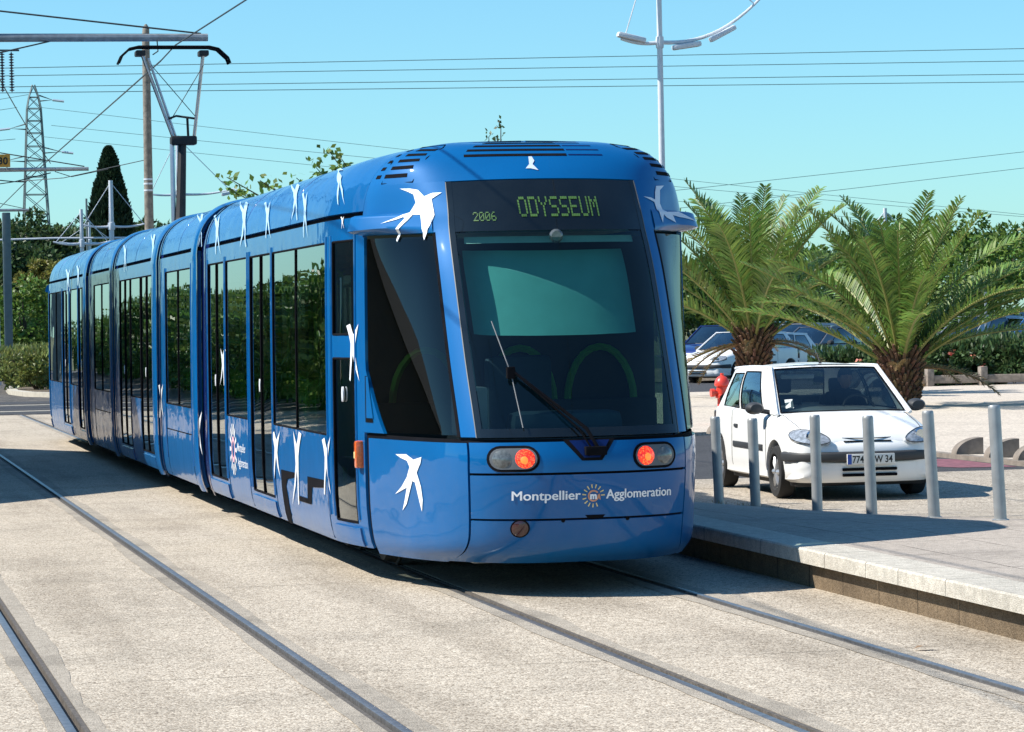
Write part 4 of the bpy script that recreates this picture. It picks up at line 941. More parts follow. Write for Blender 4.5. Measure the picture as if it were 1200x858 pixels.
# low timber barrier in front of the hedge
bar = empty('low_barrier', (27.4, 73.6, .05), 'low weathered wooden barrier in front of the oleander hedge', 'barrier')
pa, pb = Vector((24.2, 72.0, .04)), Vector((33.5, 69.6, .04)); t_ = (pb - pa).normalized()
MB().bbox((0, -.05, .12), ((pb - pa).length, .05, .32), .02, M=Matrix.Translation(pa) @ Matrix.Rotation(math.atan2(t_.y, t_.x), 4, 'Z')).build('rail_beam', wood_m, bar)
for k in range(7):
    p = pa + t_ * (.9 + 1.32 * k + .02 * (k % 2)); MB().bbox((p.x - .09, p.y - .14, .03), (p.x + .09, p.y + .10, .56 if k % 1 == 0 else .5), .03).build('post', wood_m, bar)
# thin sign posts
tag(MB().tube([(29.1, 74.6, .0), (29.1, 74.6, 2.4)], .035, 8).build('sign_post', galv), 'thin pale post standing in the oleander hedge', 'post')
tag(MB().tube([(35.0, 92, .0), (35.0, 92, 1.9)], .04, 8).build('sign_post', galv), 'short grey post beside the parked blue car, left of the tree trunk', 'post')

# ------------------------------------------------------------------ overhead line
def cantilever(Y, xm, xe, zb, lab, r_, cat='cantilever'):
    c = empty('catenary_mast', (xm, Y, 0), lab, cat, 'masts carrying the overhead line')
    MB().bbox((xm - .14, Y - .14, 0), (xm + .14, Y + .14, zb + .9), .03).build('mast', lattice_m, c)
    MB().tube([(xm, Y, zb), (xe, Y, zb + .02)], [r_, r_ * .8], 10).build('beam', galv, c)
    MB().tube([(xm, Y, zb + .85), (xe - .1, Y, zb + .08)], .014, 5).build('stay', wire_m, c)
    return c
c1 = cantilever(47.5, -1.2, 5.88, 6.32, 'catenary mast left of the tracks whose long grey beam crosses above the pantograph', .075)
MB().tube([(3.47, 47.5, 6.28), (2.7, 47.2, 6.08), (1.85, 47.5, 6.0)], .012, 5).build('registration_arm', wire_m, c1)
for x in (2.74, 2.88):
    mb = MB(); prof = [(.0, 5.5)]
    for k in range(14): z = 5.52 + k * .042; prof += [(.012, z), (.045, z + .014), (.012, z + .03)]
    prof += [(.0, 6.13)]
    mb.lathe(prof, (x, 47.5, 0), 10).build('insulator', insul, c1)
MB().tube([(2.6, 47.5, 6.14), (3.0, 47.5, 6.14)], .015, 5).build('insulator_bar', insul, c1)
MB().tube([(5.1, 47.5, 6.30), (5.1, 47.4, 6.12), (5.0, 47.2, 6.05)], .01, 5).build('dropper', wire_m, c1)
c2 = cantilever(76, 1.8, 6.42, 5.79, 'farther catenary mast beam at the left edge carrying the orange number board', .06)
MB().tube([(4.9, 76, 5.79), (4.9, 76, 5.5)], .012, 5).build('dropper', wire_m, c2)
MB().tube([(3.6, 76, 5.62), (4.62, 76, 5.51)], .014, 5).build('registration_arm', wire_m, c2)
MB().tube([(4.62, 76, 5.51), (5.5, 76, 5.72)], .014, 5).build('registration_arm', wire_m, c2)
MB().tube([(5.6, 76, 5.75), (6.0, 76, 5.62), (6.9, 76, 5.80)], .010, 5).build('registration_arm', wire_m, c2)
sg = tag(MB().bbox((4.02, 75.86, 5.86), (4.52, 75.9, 6.17), .01).build('number_board', sign_o), 'orange board with the black number 30 on the beam at the left edge', 'sign')
WL[sg.name] = Vector(sg.location)
v, f = textmesh('30', .24, bold=.006)
MB().add([(4.225 + p.x, 75.853, 5.93 + p.y) for p in v], f).build('digits', txtblack, sg, fixn=False, smooth=0)
for x in (4.1, 4.44): MB().tube([(x, 75.9, 5.80), (x, 75.9, 5.88)], .015, 5).build('clamp', galv, sg)
c3 = empty('catenary_mast', (6.3, 109, 0), 'grey steel mast with a short cap beam rising from the bushes at the left edge', 'mast', 'masts carrying the overhead line')
MB().bbox((6.17, 108.85, 0), (6.45, 109.15, 6.02), .03).build('mast', lattice_m, c3)
MB().tube([(5.2, 109, 6.1), (7.1, 109, 6.1)], .05, 8).build('beam', galv, c3)
MB().tube([(5.2, 109, 6.55), (7.0, 109, 6.14)], .012, 5).build('stay', wire_m, c3)
MB().bbox((5.9, 108.9, 0), (6.02, 109.1, 5.1), .02).build('side_pole', white_pole, c3)
OW = 'overhead wires of the tram line'
wire('contact_wire', [(6.2, 14, 6.07), (5.1, 45, 5.995), (5.15, 47.5, 5.98)], .011, wire_m, 'nearest contact wire running down to the pantograph head', 'wire', OW)
wire('contact_wire', [(5.15, 47.5, 5.98), (5.3, 76, 5.90), (5.6, 109, 5.7), (5.0, 150, 5.7)], .013, wire_m, 'contact wire continuing beyond the pantograph to the orange numbered beam', 'wire', OW)
wire('messenger_wire', [(-.6, 14, 6.5), (2.3, 47.5, 6.5), (5.5, 76, 5.95)], .010, wire_m, 'thin messenger wire sagging across the top left corner', 'wire', OW, sag=.1)
wire('span_wire', [(1.3, 76, 5.05), (4.62, 76.0, 5.51), (4.9, 76, 5.5)], .012, wire_m, 'thin span wire under the orange numbered beam', 'wire', OW)
wire('span_wire', [(4.62, 76, 5.51), (5.7, 74.5, 5.52), (7.24, 70, 5.70)], .010, wire_m, 'span wire from the beam end past the cypress to the wooden pole', 'wire', OW)
wire('contact_wire', [(1.83, 14, 5.8), (1.83, 47.5, 5.8), (2.2, 76, 5.7), (0, 110, 5.7)], .010, wire_m, 'contact wire above the empty left track', 'wire', OW)

# old wooden pole
wpl = empty('wooden_pole', (7.26, 70, 0), 'tall weathered wooden pole behind the tram, left of the pantograph', 'pole')
MB().tube([(7.20, 70, -.1), (7.25, 70, 4), (7.26, 70, 8.5), (7.27, 70, 8.68), (7.27, 70, 8.76)], [.12, .105, .085, .075, .02], 14).build('shaft', concrete_mast, wpl)
for z in (5.15, 5.25, 5.0): MB().lathe([(.0, -.02), (.106, -.02), (.108, .02), (0, .02)], (7.25, 70, z), 14).build('steel_band', white_pole, wpl)
# lattice pylon
py = empty('pylon', (22.3, 330, 0), 'lattice steel pylon rising above the trees on the left', 'pylon')
mb = MB(); Yp = 330; cxp = 22.25
def wl_(z): return 1.95 - (z / 27.9) * 1.35 if z < 25.5 else .69 * (27.9 - z) / 2.4 + .12
lev = [0, 3.5, 6.6, 9.4, 11.9, 14.2, 16.3, 18.2, 19.9, 21.4, 22.8, 24.1, 25.4, 26.6, 27.9]
for sx in (-1, 1):
    for sy in (-1, 1): mb.tube([(cxp + sx * wl_(z), Yp + sy * wl_(z), z) for z in lev], .075, 4)
mb.build('tower_leg', lattice_m, py, smooth=0)
mb = MB()
for a, b in zip(lev[:-1], lev[1:]):
    wa, wb = wl_(a), wl_(b)
    for sy in (-1, 1):
        mb.tube([(cxp - wa, Yp + sy * wa, a), (cxp + wb, Yp + sy * wb, b)], .04, 3); mb.tube([(cxp + wa, Yp + sy * wa, a), (cxp - wb, Yp + sy * wb, b)], .04, 3)
        mb.tube([(cxp - wa, Yp + sy * wa, a), (cxp + wa, Yp + sy * wa, a)], .05, 3)
    for sx in (-1, 1):
        mb.tube([(cxp + sx * wa, Yp - wa, a), (cxp + sx * wb, Yp + wb, b)], .05, 3)
mb.build('lattice_bracing', lattice_m, py, smooth=0)
for s_a, z, l in ((-1, 23.3, 1.7), (1, 26.3, 1.4), (1, 20.8, 1.9), (-1, 19.9, 2.0)):
    a = MB(); xe = cxp + s_a * (wl_(z) + l)
    a.tube([(cxp + s_a * wl_(z), Yp, z + .5), (xe, Yp, z), (cxp + s_a * wl_(z), Yp, z - .1)], .08, 4).build('cross_arm', lattice_m, py)
    MB().tube([(xe, Yp, z), (xe + s_a * 1.2, Yp, z - .15)], .14, 6).build('insulator', grey_mark, py)
# thin antenna mast near the poles on the left
tag(MB().tube([(12.7, 152, 0), (12.7, 152, 8.3)], .055, 6).build('thin_mast', lattice_m), 'thin dark mast between the two left white lamp masts', 'mast')

def sky_y(px, py, Y):
    d = Fv + (px - 600) / F_ * Rv - (py - 429) / F_ * Uv; t = Y / d.y; return Vector((0, 0, HC)) + d * t
# white lamp masts with bowed crossarms
LG = 'white lamp masts with bowed crossarms'
def lamp_mast(x, y, h, za, arms, lab, r_=.12, stays=True, arm_r=.05):
    m = empty('lamp_mast', (x, y, 0), lab, 'lamp mast', LG)
    MB().tube([(x + .02 * h * 0, y, 0), (x, y, h * .6), (x, y, h)], [r_ * 1.15, r_, r_ * .8], 12).build('pole', white_pole, m)
    MB().lathe([(0, -.2), (r_ * 1.25, -.16), (r_ * 1.4, 0), (r_ * 1.25, .16), (0, .2)], (x, y, za), 14).build('hub', white_pole, m)
    for (l, rise, lamp) in arms:
        sg_ = 1 if l > 0 else -1
        pts = [(x + l * t, y, za + rise * t ** 2.2 - .05 * math.sin(PI * t)) for t in [i / 12 for i in range(13)]]
        a = MB().tube(pts, [arm_r * (1.2 - .5 * i / 12) for i in range(13)], 8).build('crossarm', white_pole, m)
        for t0 in lamp:
            p = Vector(pts[int(t0 * 12)]); q = Vector(pts[min(12, int(t0 * 12) + 1)]); q0 = Vector(pts[max(0, int(t0 * 12) - 1)]); ang = math.atan2(q.z - q0.z, q.x - q0.x)
            MB().bbox((-.42, -.16, -.20), (.42, .16, -.05), .06, M=Matrix.Translation(p) @ Matrix.Rotation(-ang, 4, 'Y')).build('luminaire', white_pole, a)
        if stays:
            MB().tube([(x, y, h - .1), pts[11]], .018, 5).build('stay', white_pole, m)
    return m
lamp_mast(23.44, 85, 13.2, 9.75, [(-1.15, .10, [.75]), (3.1, 1.35, [.25, .66])], 'tall white lamp mast with a bowed arm above the tram roof', r_=.088)
lamp_mast(12.8, 140, 8.6, 6.53, [(-1.35, .10, []), (1.6, .12, [])], 'white lamp mast in front of the cypress')
lamp_mast(10.8, 132, 7.0, 5.55, [(-1.2, .08, []), (1.2, .08, [])], 'leftmost white lamp mast, beside the olive coloured pine', r_=.09)
lamp_mast(13.9, 165, 7.6, 6.5, [(-1.6, .06, []), (1.4, .06, [])], 'small distant white lamp mast just left of the cypress mast', r_=.10)
lamp_mast(15.86, 140, 10.6, 7.95, [(-1.4, .03, []), (2.55, .22, [.95])], 'white lamp mast behind the pantograph arm, its lamp left of the tree tips')
lamp_mast(sky_y(1038, 300, 100).x, 100, 5.5, 4.25, [(-1.0, .1, []), (1.2, .1, [])], 'small white lamp mast between the two palms', r_=.08)
tag(MB().tube([(7.6, 140, 5.98), (10.2, 140, 6.03), (14.2, 140, 6.0)], .05, 6).build('guy_tube', white_pole), 'long level white tube across the lamp masts on the left', 'tube')

# far power lines
PG = 'high voltage cables across the sky'
for (ya, yb_, nm) in ((80, 57, 'topmost'), (89, 71.5, 'second highest'), (102, 87, 'third highest'), (109, 96, 'lowest')):
    k_ = (yb_ - ya) / 1200; a = sky_y(-1900, ya - 1900 * k_, 150); b = sky_y(3200, ya + 3200 * k_, 150); a.z += 0; b.z += 0
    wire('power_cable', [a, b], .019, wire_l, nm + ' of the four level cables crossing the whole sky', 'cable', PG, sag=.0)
for (p, q, Y, nm, r_) in (((48, 126), (2300, 345), 300, 'cable sagging from the top of the pylon to the right edge', .022), ((60, 147), (2300, 330), 290, 'middle cable sagging from the pylon towards the right', .022), ((48, 160), (2300, 355), 310, 'lowest cable sagging from the pylon towards the right', .022),
                      ((-200, 318), (2400, 20), 200, 'cable rising to the right edge above the palms, the higher of two', .019), ((-200, 345), (2400, 32), 200, 'cable rising to the right edge above the palms, the lower of two', .019)):
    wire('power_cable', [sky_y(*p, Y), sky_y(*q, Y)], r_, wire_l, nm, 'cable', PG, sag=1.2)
for p, q, nm in (((-900, 240), (33, 111), 'top'), ((-900, 240), (20, 126), 'middle'), ((-900, 215), (18, 163), 'bottom')):
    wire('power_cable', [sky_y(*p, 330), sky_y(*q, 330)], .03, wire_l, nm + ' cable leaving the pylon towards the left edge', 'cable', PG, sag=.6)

# invented gabled house out of view, added to cast shade across the tracks
hs = empty('shadow_caster_house', (-8, 42, 0), 'tall dark walled house, invented out of view left of the tracks to shade the paving', 'house')
def house():
    x0, x1, y0, y1, ze, zr = -14.5, -2.6, 33.6, 53.3, 3.9, 10.5
    ym = 42.0
    zt = 9.1; ya = y0 + (ym - y0) * (zt - ze) / (zr - ze); yb = y1 - (y1 - ym) * (zt - ze) / (zr - ze)
    V = []
    for x in (x0, x1): V += [(x, y0, 0), (x, y1, 0), (x, y1, ze), (x, yb, zt), (x, ya, zt), (x, y0, ze)]
    MB().add(V, [(0, 1, 2, 3, 4, 5), (11, 10, 9, 8, 7, 6), (0, 5, 11, 6), (1, 7, 8, 2)]).build('wall', wall_m, hs, smooth=0)
    V = []
    for x in (x0 - .4, x1 + .2): V += [(x, y0 - .3, ze - .2), (x, ya, zt + .1), (x, yb, zt + .1), (x, y1 + .3, ze - .2)]
    MB().add(V, [(0, 1, 5, 4), (1, 2, 6, 5), (2, 3, 7, 6)]).build('roof', roof_m, hs, smooth=0)
    for y in (37.5, 41, 44, 47):
        MB().bbox((x1 - .05, y - .5, 1.1), (x1 + .03, y + .5, 2.6), .02).build('window', black_gl, hs)
house()

# small things on the ground
lf = MB(); lf.add([(5.5, 17.0, .012), (5.55, 16.97, .03), (5.63, 16.99, .022), (5.6, 17.03, .02), (5.54, 17.04, .026)], [(0, 1, 2, 3, 4)])
q_ = X_leaf = Vector((5.86, 16.2, .004)); lf.v = [v + (q_ - Vector((5.5, 17.0, .004))) for v in lf.v]
tag(lf.build('fallen_leaf', leaf_palm2, fixn=False, smooth=0), 'yellow fallen leaf lying just beyond the right rail', 'leaf')
rt = random.Random(4); V, F = [], []
for k in range(260):
    p = Vector((8.42 + rt.gauss(0, .10), 26.6 + rt.gauss(0, .9), .07)); n = len(V); d = Vector((rt.uniform(-.05, .05), rt.uniform(-.05, .05), rt.uniform(.02, .07)))
    V += [p, p + Vector((.008, 0, 0)), p + d]; F.append((n, n + 1, n + 2))
tag(MB().add(V, F).build('dry_weeds', leaf_palm2, fixn=False, smooth=0), kind='stuff')
# ================================================================== VEGETATION
def leaf_quad(V, F, p, nrm, up, l, w_):
    r = nrm.cross(up)
    if r.length < 1e-4: r = Vector((1, 0, 0))
    r.normalize(); n = len(V)
    V += [p - r * w_ * .15, p + up * l * .45 + r * w_ * .5, p + up * l, p + up * l * .5 - r * w_ * .5]; F.append((n, n + 1, n + 2, n + 3))
def rv(rnd): 
    while True:
        v = Vector((rnd.uniform(-1, 1), rnd.uniform(-1, 1), rnd.uniform(-1, 1)))
        if .05 < v.length <= 1: return v.normalized()
def crown_mesh(rnd, c, rad, ncl, nleaf, ll, clr=.33, shape=None, droop=0):
    V, F = [], []; c = Vector(c)
    for k in range(ncl):
        for _ in range(50):
            d = rv(rnd); rr = rnd.uniform(.35, 1) ** .5
            q = Vector((d.x * rad[0] * rr, d.y * rad[1] * rr, d.z * rad[2] * rr))
            if shape is None or shape(q): break
        cr = clr * min(rad[0], rad[2]) * rnd.uniform(.6, 1.25)
        for j in range(nleaf):
            e = rv(rnd) * cr * rnd.uniform(.45, 1) ; e.z *= .75
            up = (e.normalized() + rv(rnd) * .8 + Vector((0, 0, -droop))).normalized()
            leaf_quad(V, F, c + q + e, rv(rnd), up, ll * rnd.uniform(.6, 1.3), ll * .55)
    return V, F
def tree(name, lab, cat, x, y, h, rad, cz, m, ncl=60, nleaf=90, ll=.22, tr=.14, seed=1, group=None, shape=None, z0=0, clr=.33, limbs=6, droop=0):
    rnd = random.Random(seed); t = empty(name, (x, y, z0), lab, cat, group)
    V, F = crown_mesh(rnd, (x, y, cz), rad, ncl, nleaf, ll, clr, shape, droop)
    MB().add(V, F).build('crown', m, t, fixn=False, smooth=0)
    mb = MB(); mb.tube([(x, y, z0 - .1), (x + tr * rnd.uniform(-.5, .5), y, (cz + z0) * .4), (x, y, cz)], [tr * 1.3, tr, tr * .5], 8)
    for k in range(limbs):
        a = 2 * PI * k / limbs + rnd.random(); q = Vector((x + rad[0] * .6 * math.cos(a), y + rad[1] * .6 * math.sin(a), cz + rad[2] * rnd.uniform(-.1, .6)))
        s = Vector((x, y, z0 + (cz - z0) * rnd.uniform(.5, .9))); mb.tube([s, s.lerp(q, .5) + Vector((0, 0, -.1)), q], [tr * .45, tr * .3, tr * .12], 5)
    mb.build('trunk', bark, t)
    return t
# date palms
def frond(rnd, V, F, RV, RF, base, az, el, L, dry=False):
    """arching rachis with two rows of leaflets"""
    n = 15; d = Vector((math.cos(az), math.sin(az), 0)); p = Vector(base); pts = [p.copy()]; e = el
    curl = rnd.uniform(.020, .045)
    for i in range(n):
        e -= curl * (1 + .045 * i); st = L / n
        p = p + (d * math.cos(e) + Vector((0, 0, math.sin(e)))) * st; pts.append(p.copy())
    side = Vector((-d.y, d.x, 0)); roll = rnd.uniform(-.5, .5)
    mb = MB().tube(pts, [.030 * (1 - .85 * i / n) + .004 for i in range(n + 1)], 4)
    k0 = len(RV); RV += mb.v; RF += [tuple(a + k0 for a in f) for f in mb.f]
    tot = 54
    for k in range(tot):
        t = .10 + .90 * k / tot; f = t * n; i = min(n - 1, int(f)); q = pts[i].lerp(pts[i + 1], f - i); tg = (pts[i + 1] - pts[i]).normalized()
        up = side.cross(tg).normalized(); up = -up if up.z < 0 else up
        prof = math.sin(min(1, t * 1.25 + .12) * PI * .5) * (1 - max(0, t - .72) / .28 * .72)
        ll = L * .165 * prof
        for s in (-1, 1):
            a = roll
            sv = side * math.cos(a) + up * math.sin(a)
            dr = (tg * rnd.uniform(.55, .85) + sv * s * .8 + up * rnd.uniform(.10, .5)).normalized()
            n_ = len(V); wv = tg * .012 * (L / 2.4)
            tip = q + dr * ll + Vector((0, 0, -.10 * ll)); mid = q + dr * ll * .5 + Vector((0, 0, .03 * ll))
            V += [q - wv, mid - wv * 1.5, tip, mid + wv * 1.5 + up * .006, q + wv]; F += [(n_, n_ + 1, n_ + 3, n_ + 4), (n_ + 1, n_ + 2, n_ + 3)]
def palm(x, y, z0, th, L, nf, seed, lab, top=None, aim=()):
    rnd = random.Random(seed); t = empty('palm_tree', (x, y, z0), lab, 'palm tree', 'young date palms behind the white car')
    # trunk of old leaf bases
    mb = MB(); mb.tube([(x, y, z0 - .1), (x, y, z0 + th * .5), (x, y, z0 + th), (x, y, z0 + th + .3)], [.24, .27, .32, .15], 14)
    for k in range(230):
        a = k * 2.399963; zz = z0 + .05 + (th + .1) * k / 230; r_ = .25 + .08 * (zz - z0) / th; l = rnd.uniform(.10, .2) * (1 + .8 * (k / 230) ** 2)
        b = Vector((x + r_ * math.cos(a), y + r_ * math.sin(a), zz)); d = Vector((math.cos(a), math.sin(a), rnd.uniform(.7, 1.3))).normalized()
        mb.tube([b - d * .05, b + d * l], [.055, .025], 5)
    mb.build('trunk', boot_m, t, smooth=0)
    V, F, RV, RF = [], [], [], []
    for k in range(nf):
        f = k / nf; az = k * 2.399963 + rnd.uniform(-.25, .25); el = 1.54 - .92 * f ** 1.15 + rnd.uniform(-.1, .1)
        r0 = .06 + .16 * f; b = Vector((x + r0 * math.cos(az), y + r0 * math.sin(az), z0 + th + .12 - .25 * f))
        frond(rnd, V, F, RV, RF, b, az, el, L * rnd.uniform(.85, 1.08) * (.9 + .12 * f))
    for az, el, l in aim: frond(rnd, V, F, RV, RF, Vector((x, y, z0 + th)), az, el, L * l)
    MB().add(V, F).build('fronds', leaf_palm, t, fixn=False, smooth=0)
    MB().add(RV, RF).build('frond_stalks', mat('stalk%d' % seed, (.22, .22, .06), rough=.5), t, smooth=0)
    V, F, RV, RF = [], [], [], []
    for k in range(7):
        az = k * 2.4 + 1; frond(rnd, V, F, RV, RF, Vector((x + .25 * math.cos(az), y + .25 * math.sin(az), z0 + th - .15)), az, rnd.uniform(-.1, .25), L * rnd.uniform(.35, .6))
    MB().add(V + RV, F + [tuple(a + len(V) for a in f) for f in RF]).build('dry_fronds', leaf_palm2, t, fixn=False, smooth=0)
    return t
P1 = sky_y(884, 470, 66); P2 = sky_y(1057, 498, 56)
palm(P1.x, 66, .09, 1.35, 3.95, 40, 11, 'young date palm nearest the tram, its crown starting behind the white car roof')
palm(P2.x, 56, .09, .9, 3.4, 40, 23, 'young date palm on the right with long fronds reaching the picture edge', aim=((.05, .55, 1.1), (-.1, .8, 1.05), (.2, .35, 1.05), (3.3, .7, 1.0)))
# oleander bushes behind the barrier
random.seed(5)
def bush(name, lab, cat, x, y, r, h, m, seed, n=26, nl=90, ll=.15, group=None, z0=.05, flowers=0):
    rnd = random.Random(seed); t = empty(name, (x, y, z0), lab, cat, group)
    V, F = crown_mesh(rnd, (x, y, z0 + h * .5), (r, r * .8, h * .5), n, nl, ll, .38)
    for k in range(n * 10):
        a = rnd.random() * 2 * PI; q = Vector((x + r * .95 * math.cos(a) * rnd.random() ** .5, y + r * .8 * math.sin(a) * rnd.random() ** .5, z0 + h * rnd.uniform(.75, 1.08)))
        leaf_quad(V, F, q, rv(rnd), (Vector((0, 0, 1)) + rv(rnd) * .5).normalized(), ll * 1.3, ll * .4)
    MB().add(V, F).build('foliage', m, t, fixn=False, smooth=0)
    mb = MB()
    for k in range(9):
        a = k * .7; mb.tube([(x, y, z0 - .05), (x + r * .35 * math.cos(a), y + r * .3 * math.sin(a), z0 + h * .5), (x + r * .7 * math.cos(a), y + r * .6 * math.sin(a), z0 + h * .9)], [.03, .02, .008], 4)
    mb.build('stems', bark, t)
    if flowers:
        V, F = [], []
        for k in range(flowers):
            a = rnd.uniform(PI, 2 * PI); q = Vector((x + r * math.cos(a) * .9, y + r * .8 * math.sin(a), z0 + h * rnd.uniform(.4, 1)))
            for j in range(7): leaf_quad(V, F, q + rv(rnd) * .05, rv(rnd), rv(rnd), .09, .09)
        MB().add(V, F).build('blossoms', flower, t, fixn=False, smooth=0)
    return t
og = 'oleander bushes along the car park'
ol = [(sky_y(1062, 440, 74.5).x, 74.5, 1.1, 1.0, 0, 'oleander bush directly behind the right palm trunk'), (sky_y(1098, 440, 74).x, 74.0, 1.15, 1.08, 0, 'oleander bush behind the left half of the low barrier'), (sky_y(1132, 440, 73.4).x, 73.4, 1.15, 1.12, 1, 'oleander bush pierced by the thin pale post'),
      (sky_y(1168, 440, 72.8).x, 72.8, 1.15, 1.1, 3, 'oleander bush with pink blossoms at the right edge'), (sky_y(1208, 440, 72.2).x, 72.2, 1.2, 1.15, 0, 'dark oleander bush cut by the right picture edge'), (sky_y(992, 430, 78).x, 78.0, 1.2, .85, 4, 'low oleander bush with orange pink blossoms between the two palms'),
      (sky_y(1030, 430, 77.5).x, 77.5, .9, .85, 1, 'small oleander bush just left of the right palm trunk')]
for i, (x, y, r, h, fl_, lab) in enumerate(ol): bush('oleander_bush', lab, 'bush', x, y, r, h, leaf_ol, 40 + i, n=34, nl=100, ll=.15, group=og, flowers=fl_)
# trees on the right
TR = 'trees around the car park'
tree('broadleaf_tree', 'large green tree at the right edge with a dark trunk among the parked cars', 'tree', 37.4, 97, 5.3, (4.3, 3.6, 1.75), 3.25, leaf_c, ncl=95, nleaf=150, ll=.20, tr=.20, seed=3, group=TR)
tree('broadleaf_tree', 'green tree with feathery top just left of the large tree', 'tree', 34.0, 101, 5.0, (2.9, 2.6, 1.5), 3.0, leaf_c, ncl=60, nleaf=130, ll=.20, tr=.15, seed=4, group=TR)
tree('broadleaf_tree', 'dark tree behind the crown of the right palm', 'tree', 33.2, 118, 4.3, (3.3, 3, 1.5), 2.7, leaf_a, ncl=60, nleaf=120, ll=.24, seed=5, group=TR)
tree('broadleaf_tree', 'thin loose tree between the two palms', 'tree', 28.4, 110, 4.2, (2.0, 2.0, 1.6), 2.6, leaf_b, ncl=30, nleaf=90, ll=.22, seed=6, group=TR, clr=.3)
tree('broadleaf_tree', 'dark tree behind the left palm, beside the tram', 'tree', 31.0, 128, 4.0, (3.6, 3, 1.45), 2.4, leaf_b, ncl=60, nleaf=120, ll=.26, seed=7, group=TR)
tree('broadleaf_tree', 'tree behind the large tree, filling the right corner', 'tree', 46.0, 125, 5.8, (5.0, 4, 2.2), 3.7, leaf_a, ncl=80, nleaf=130, ll=.26, tr=.2, seed=8, group=TR)
tree('broadleaf_tree', 'small dark tree filling the gap under the right palm fronds', 'tree', 40.0, 132, 5.0, (4.4, 3, 2.0), 2.8, leaf_b, ncl=80, nleaf=120, ll=.28, seed=9, group=TR)
tree('broadleaf_tree', 'low dark tree beyond the parked cars between the palms', 'tree', 36.0, 140, 3.8, (4.6, 3, 1.4), 2.1, leaf_b, ncl=80, nleaf=110, ll=.3, seed=10, group=TR)
# tree tips above the tram roof
def sprigs(name, lab, x, y, tips, m, seed, ll, group):
    rnd = random.Random(seed); t = empty(name, (x, y, 0), lab, 'tree', group); V, F = [], []; mb = MB()
    mb.tube([(x, y, 0), (x, y, 2.2)], [.14, .10], 7)
    for tx, tz, r, n in tips:
        q = Vector((tx, y + rnd.uniform(-.6, .6), tz)); b = Vector((x, y, 2.1)); m1 = b.lerp(q, .5) + Vector((0, 0, .2)); mb.tube([b, m1, q], [.05, .03, .008], 5)
        for k in range(n):
            f = rnd.random(); c = m1.lerp(q, .25 + .8 * f); e = Vector((rnd.gauss(0, r * (1.1 - .6 * f)), rnd.gauss(0, r), rnd.gauss(0, r * .5)))
            leaf_quad(V, F, c + e, rv(rnd), rv(rnd), ll * rnd.uniform(.7, 1.3), ll * .7)
    MB().add(V, F).build('crown', m, t, fixn=False, smooth=0); mb.build('trunk', bark, t)
def xz(px, py, Y): p = sky_y(px, py, Y); return p.x, p.z
tips = [(*xz(383, 178, 62), .16, 90), (*xz(396, 188, 62), .14, 60), (*xz(372, 195, 62), .2, 90), (*xz(352, 207, 62), .12, 50), (*xz(303, 212, 62), .14, 70), (*xz(322, 217, 62), .10, 40), (*xz(335, 219, 62), .10, 40), (*xz(265, 208, 62), .07, 45), (*xz(272, 222, 62), .12, 60), (*xz(290, 224, 62), .1, 40)]
sprigs('broadleaf_tree', 'leafy tree whose tips rise above the tram roof near the pantograph', 12.1, 62, tips, leaf_c, 3, .15, 'tree tips behind the tram')
sprigs('conifer', 'conifer whose tip shows above the front roof of the tram', xz(583, 160, 60)[0], 60, [(xz(583, 147, 60)[0], xz(583, 147, 60)[1], .05, 60), (*xz(580, 158, 60), .09, 60), (*xz(587, 158, 60), .08, 50)], leaf_b, 4, .09, 'tree tips behind the tram')
# left background
LGp = 'trees beyond the tail of the tram'
def cyp(q): return abs(q.x) < 1.55 * max(0, (1 - ((q.z + 5.6) / 11.2) ** 1.6)) ** .75 + .08 and abs(q.y) < 1.6
rnd = random.Random(8); cy = empty('cypress', (18.2, 200, 0), 'tall dark cypress tapering to a point on the left', 'cypress')
V, F = [], []
for k in range(15000):
    f = rnd.random() ** .8; z = 1.0 + 12.4 * f; rr = 1.95 * (max(0, 1 - f ** 1.9)) ** .80 * (1 + .22 * noise.noise(Vector((z * .9, 0, 0)))); a = rnd.random() * 2 * PI; r_ = rr * rnd.uniform(.75, 1.04)
    p = Vector((18.2 + r_ * math.cos(a), 200 + r_ * math.sin(a), z)); leaf_quad(V, F, p, rv(rnd), (Vector((math.cos(a) * .4, math.sin(a) * .4, 1)) + rv(rnd) * .4).normalized(), .42, .22)
MB().add(V, F).build('crown', leaf_e, cy, fixn=False, smooth=0)
MB().tube([(18.2, 200, 0), (18.2, 200, 11.5)], [.3, .08], 8).build('trunk', bark, cy)
def T_(px, py, Y, w_, h_, m, lab, seed, name='pine_tree', **k):
    top = sky_y(px, py, Y); rz = h_ / 2; rx = w_ / 2
    return tree(name, lab, 'tree', top.x, Y, top.z, (rx, rx * .8, rz), top.z - rz, m, seed=seed, group=LGp, **k)
T_(36, 252, 175, 6.2, 4.4, leaf_b, 'rounded dark pine under the pylon', 21, ncl=80, nleaf=130, ll=.32)
T_(75, 268, 185, 5.5, 4.2, leaf_b, 'dark pine between the pylon and the cypress', 22, ncl=60, nleaf=120, ll=.32)
T_(8, 285, 165, 5.5, 5.0, leaf_b, 'dark tree behind the grey mast at the left edge', 23, ncl=70, nleaf=120, ll=.32)
T_(70, 303, 150, 4.0, 1.8, leaf_d, 'yellow olive pine crown right of the grey mast', 24, ncl=55, nleaf=120, ll=.24)
T_(90, 330, 160, 5.0, 4.2, leaf_b, 'shaded tree just above the tail of the tram', 25, ncl=60, nleaf=110, ll=.3)
T_(28, 330, 128, 2.9, 3.2, leaf_c, 'bright green tree right of the grey mast', 26, ncl=45, nleaf=110, ll=.2)
T_(0, 340, 135, 2.6, 3.4, leaf_c, 'bright green tree cut by the left picture edge', 27, ncl=45, nleaf=110, ll=.2)
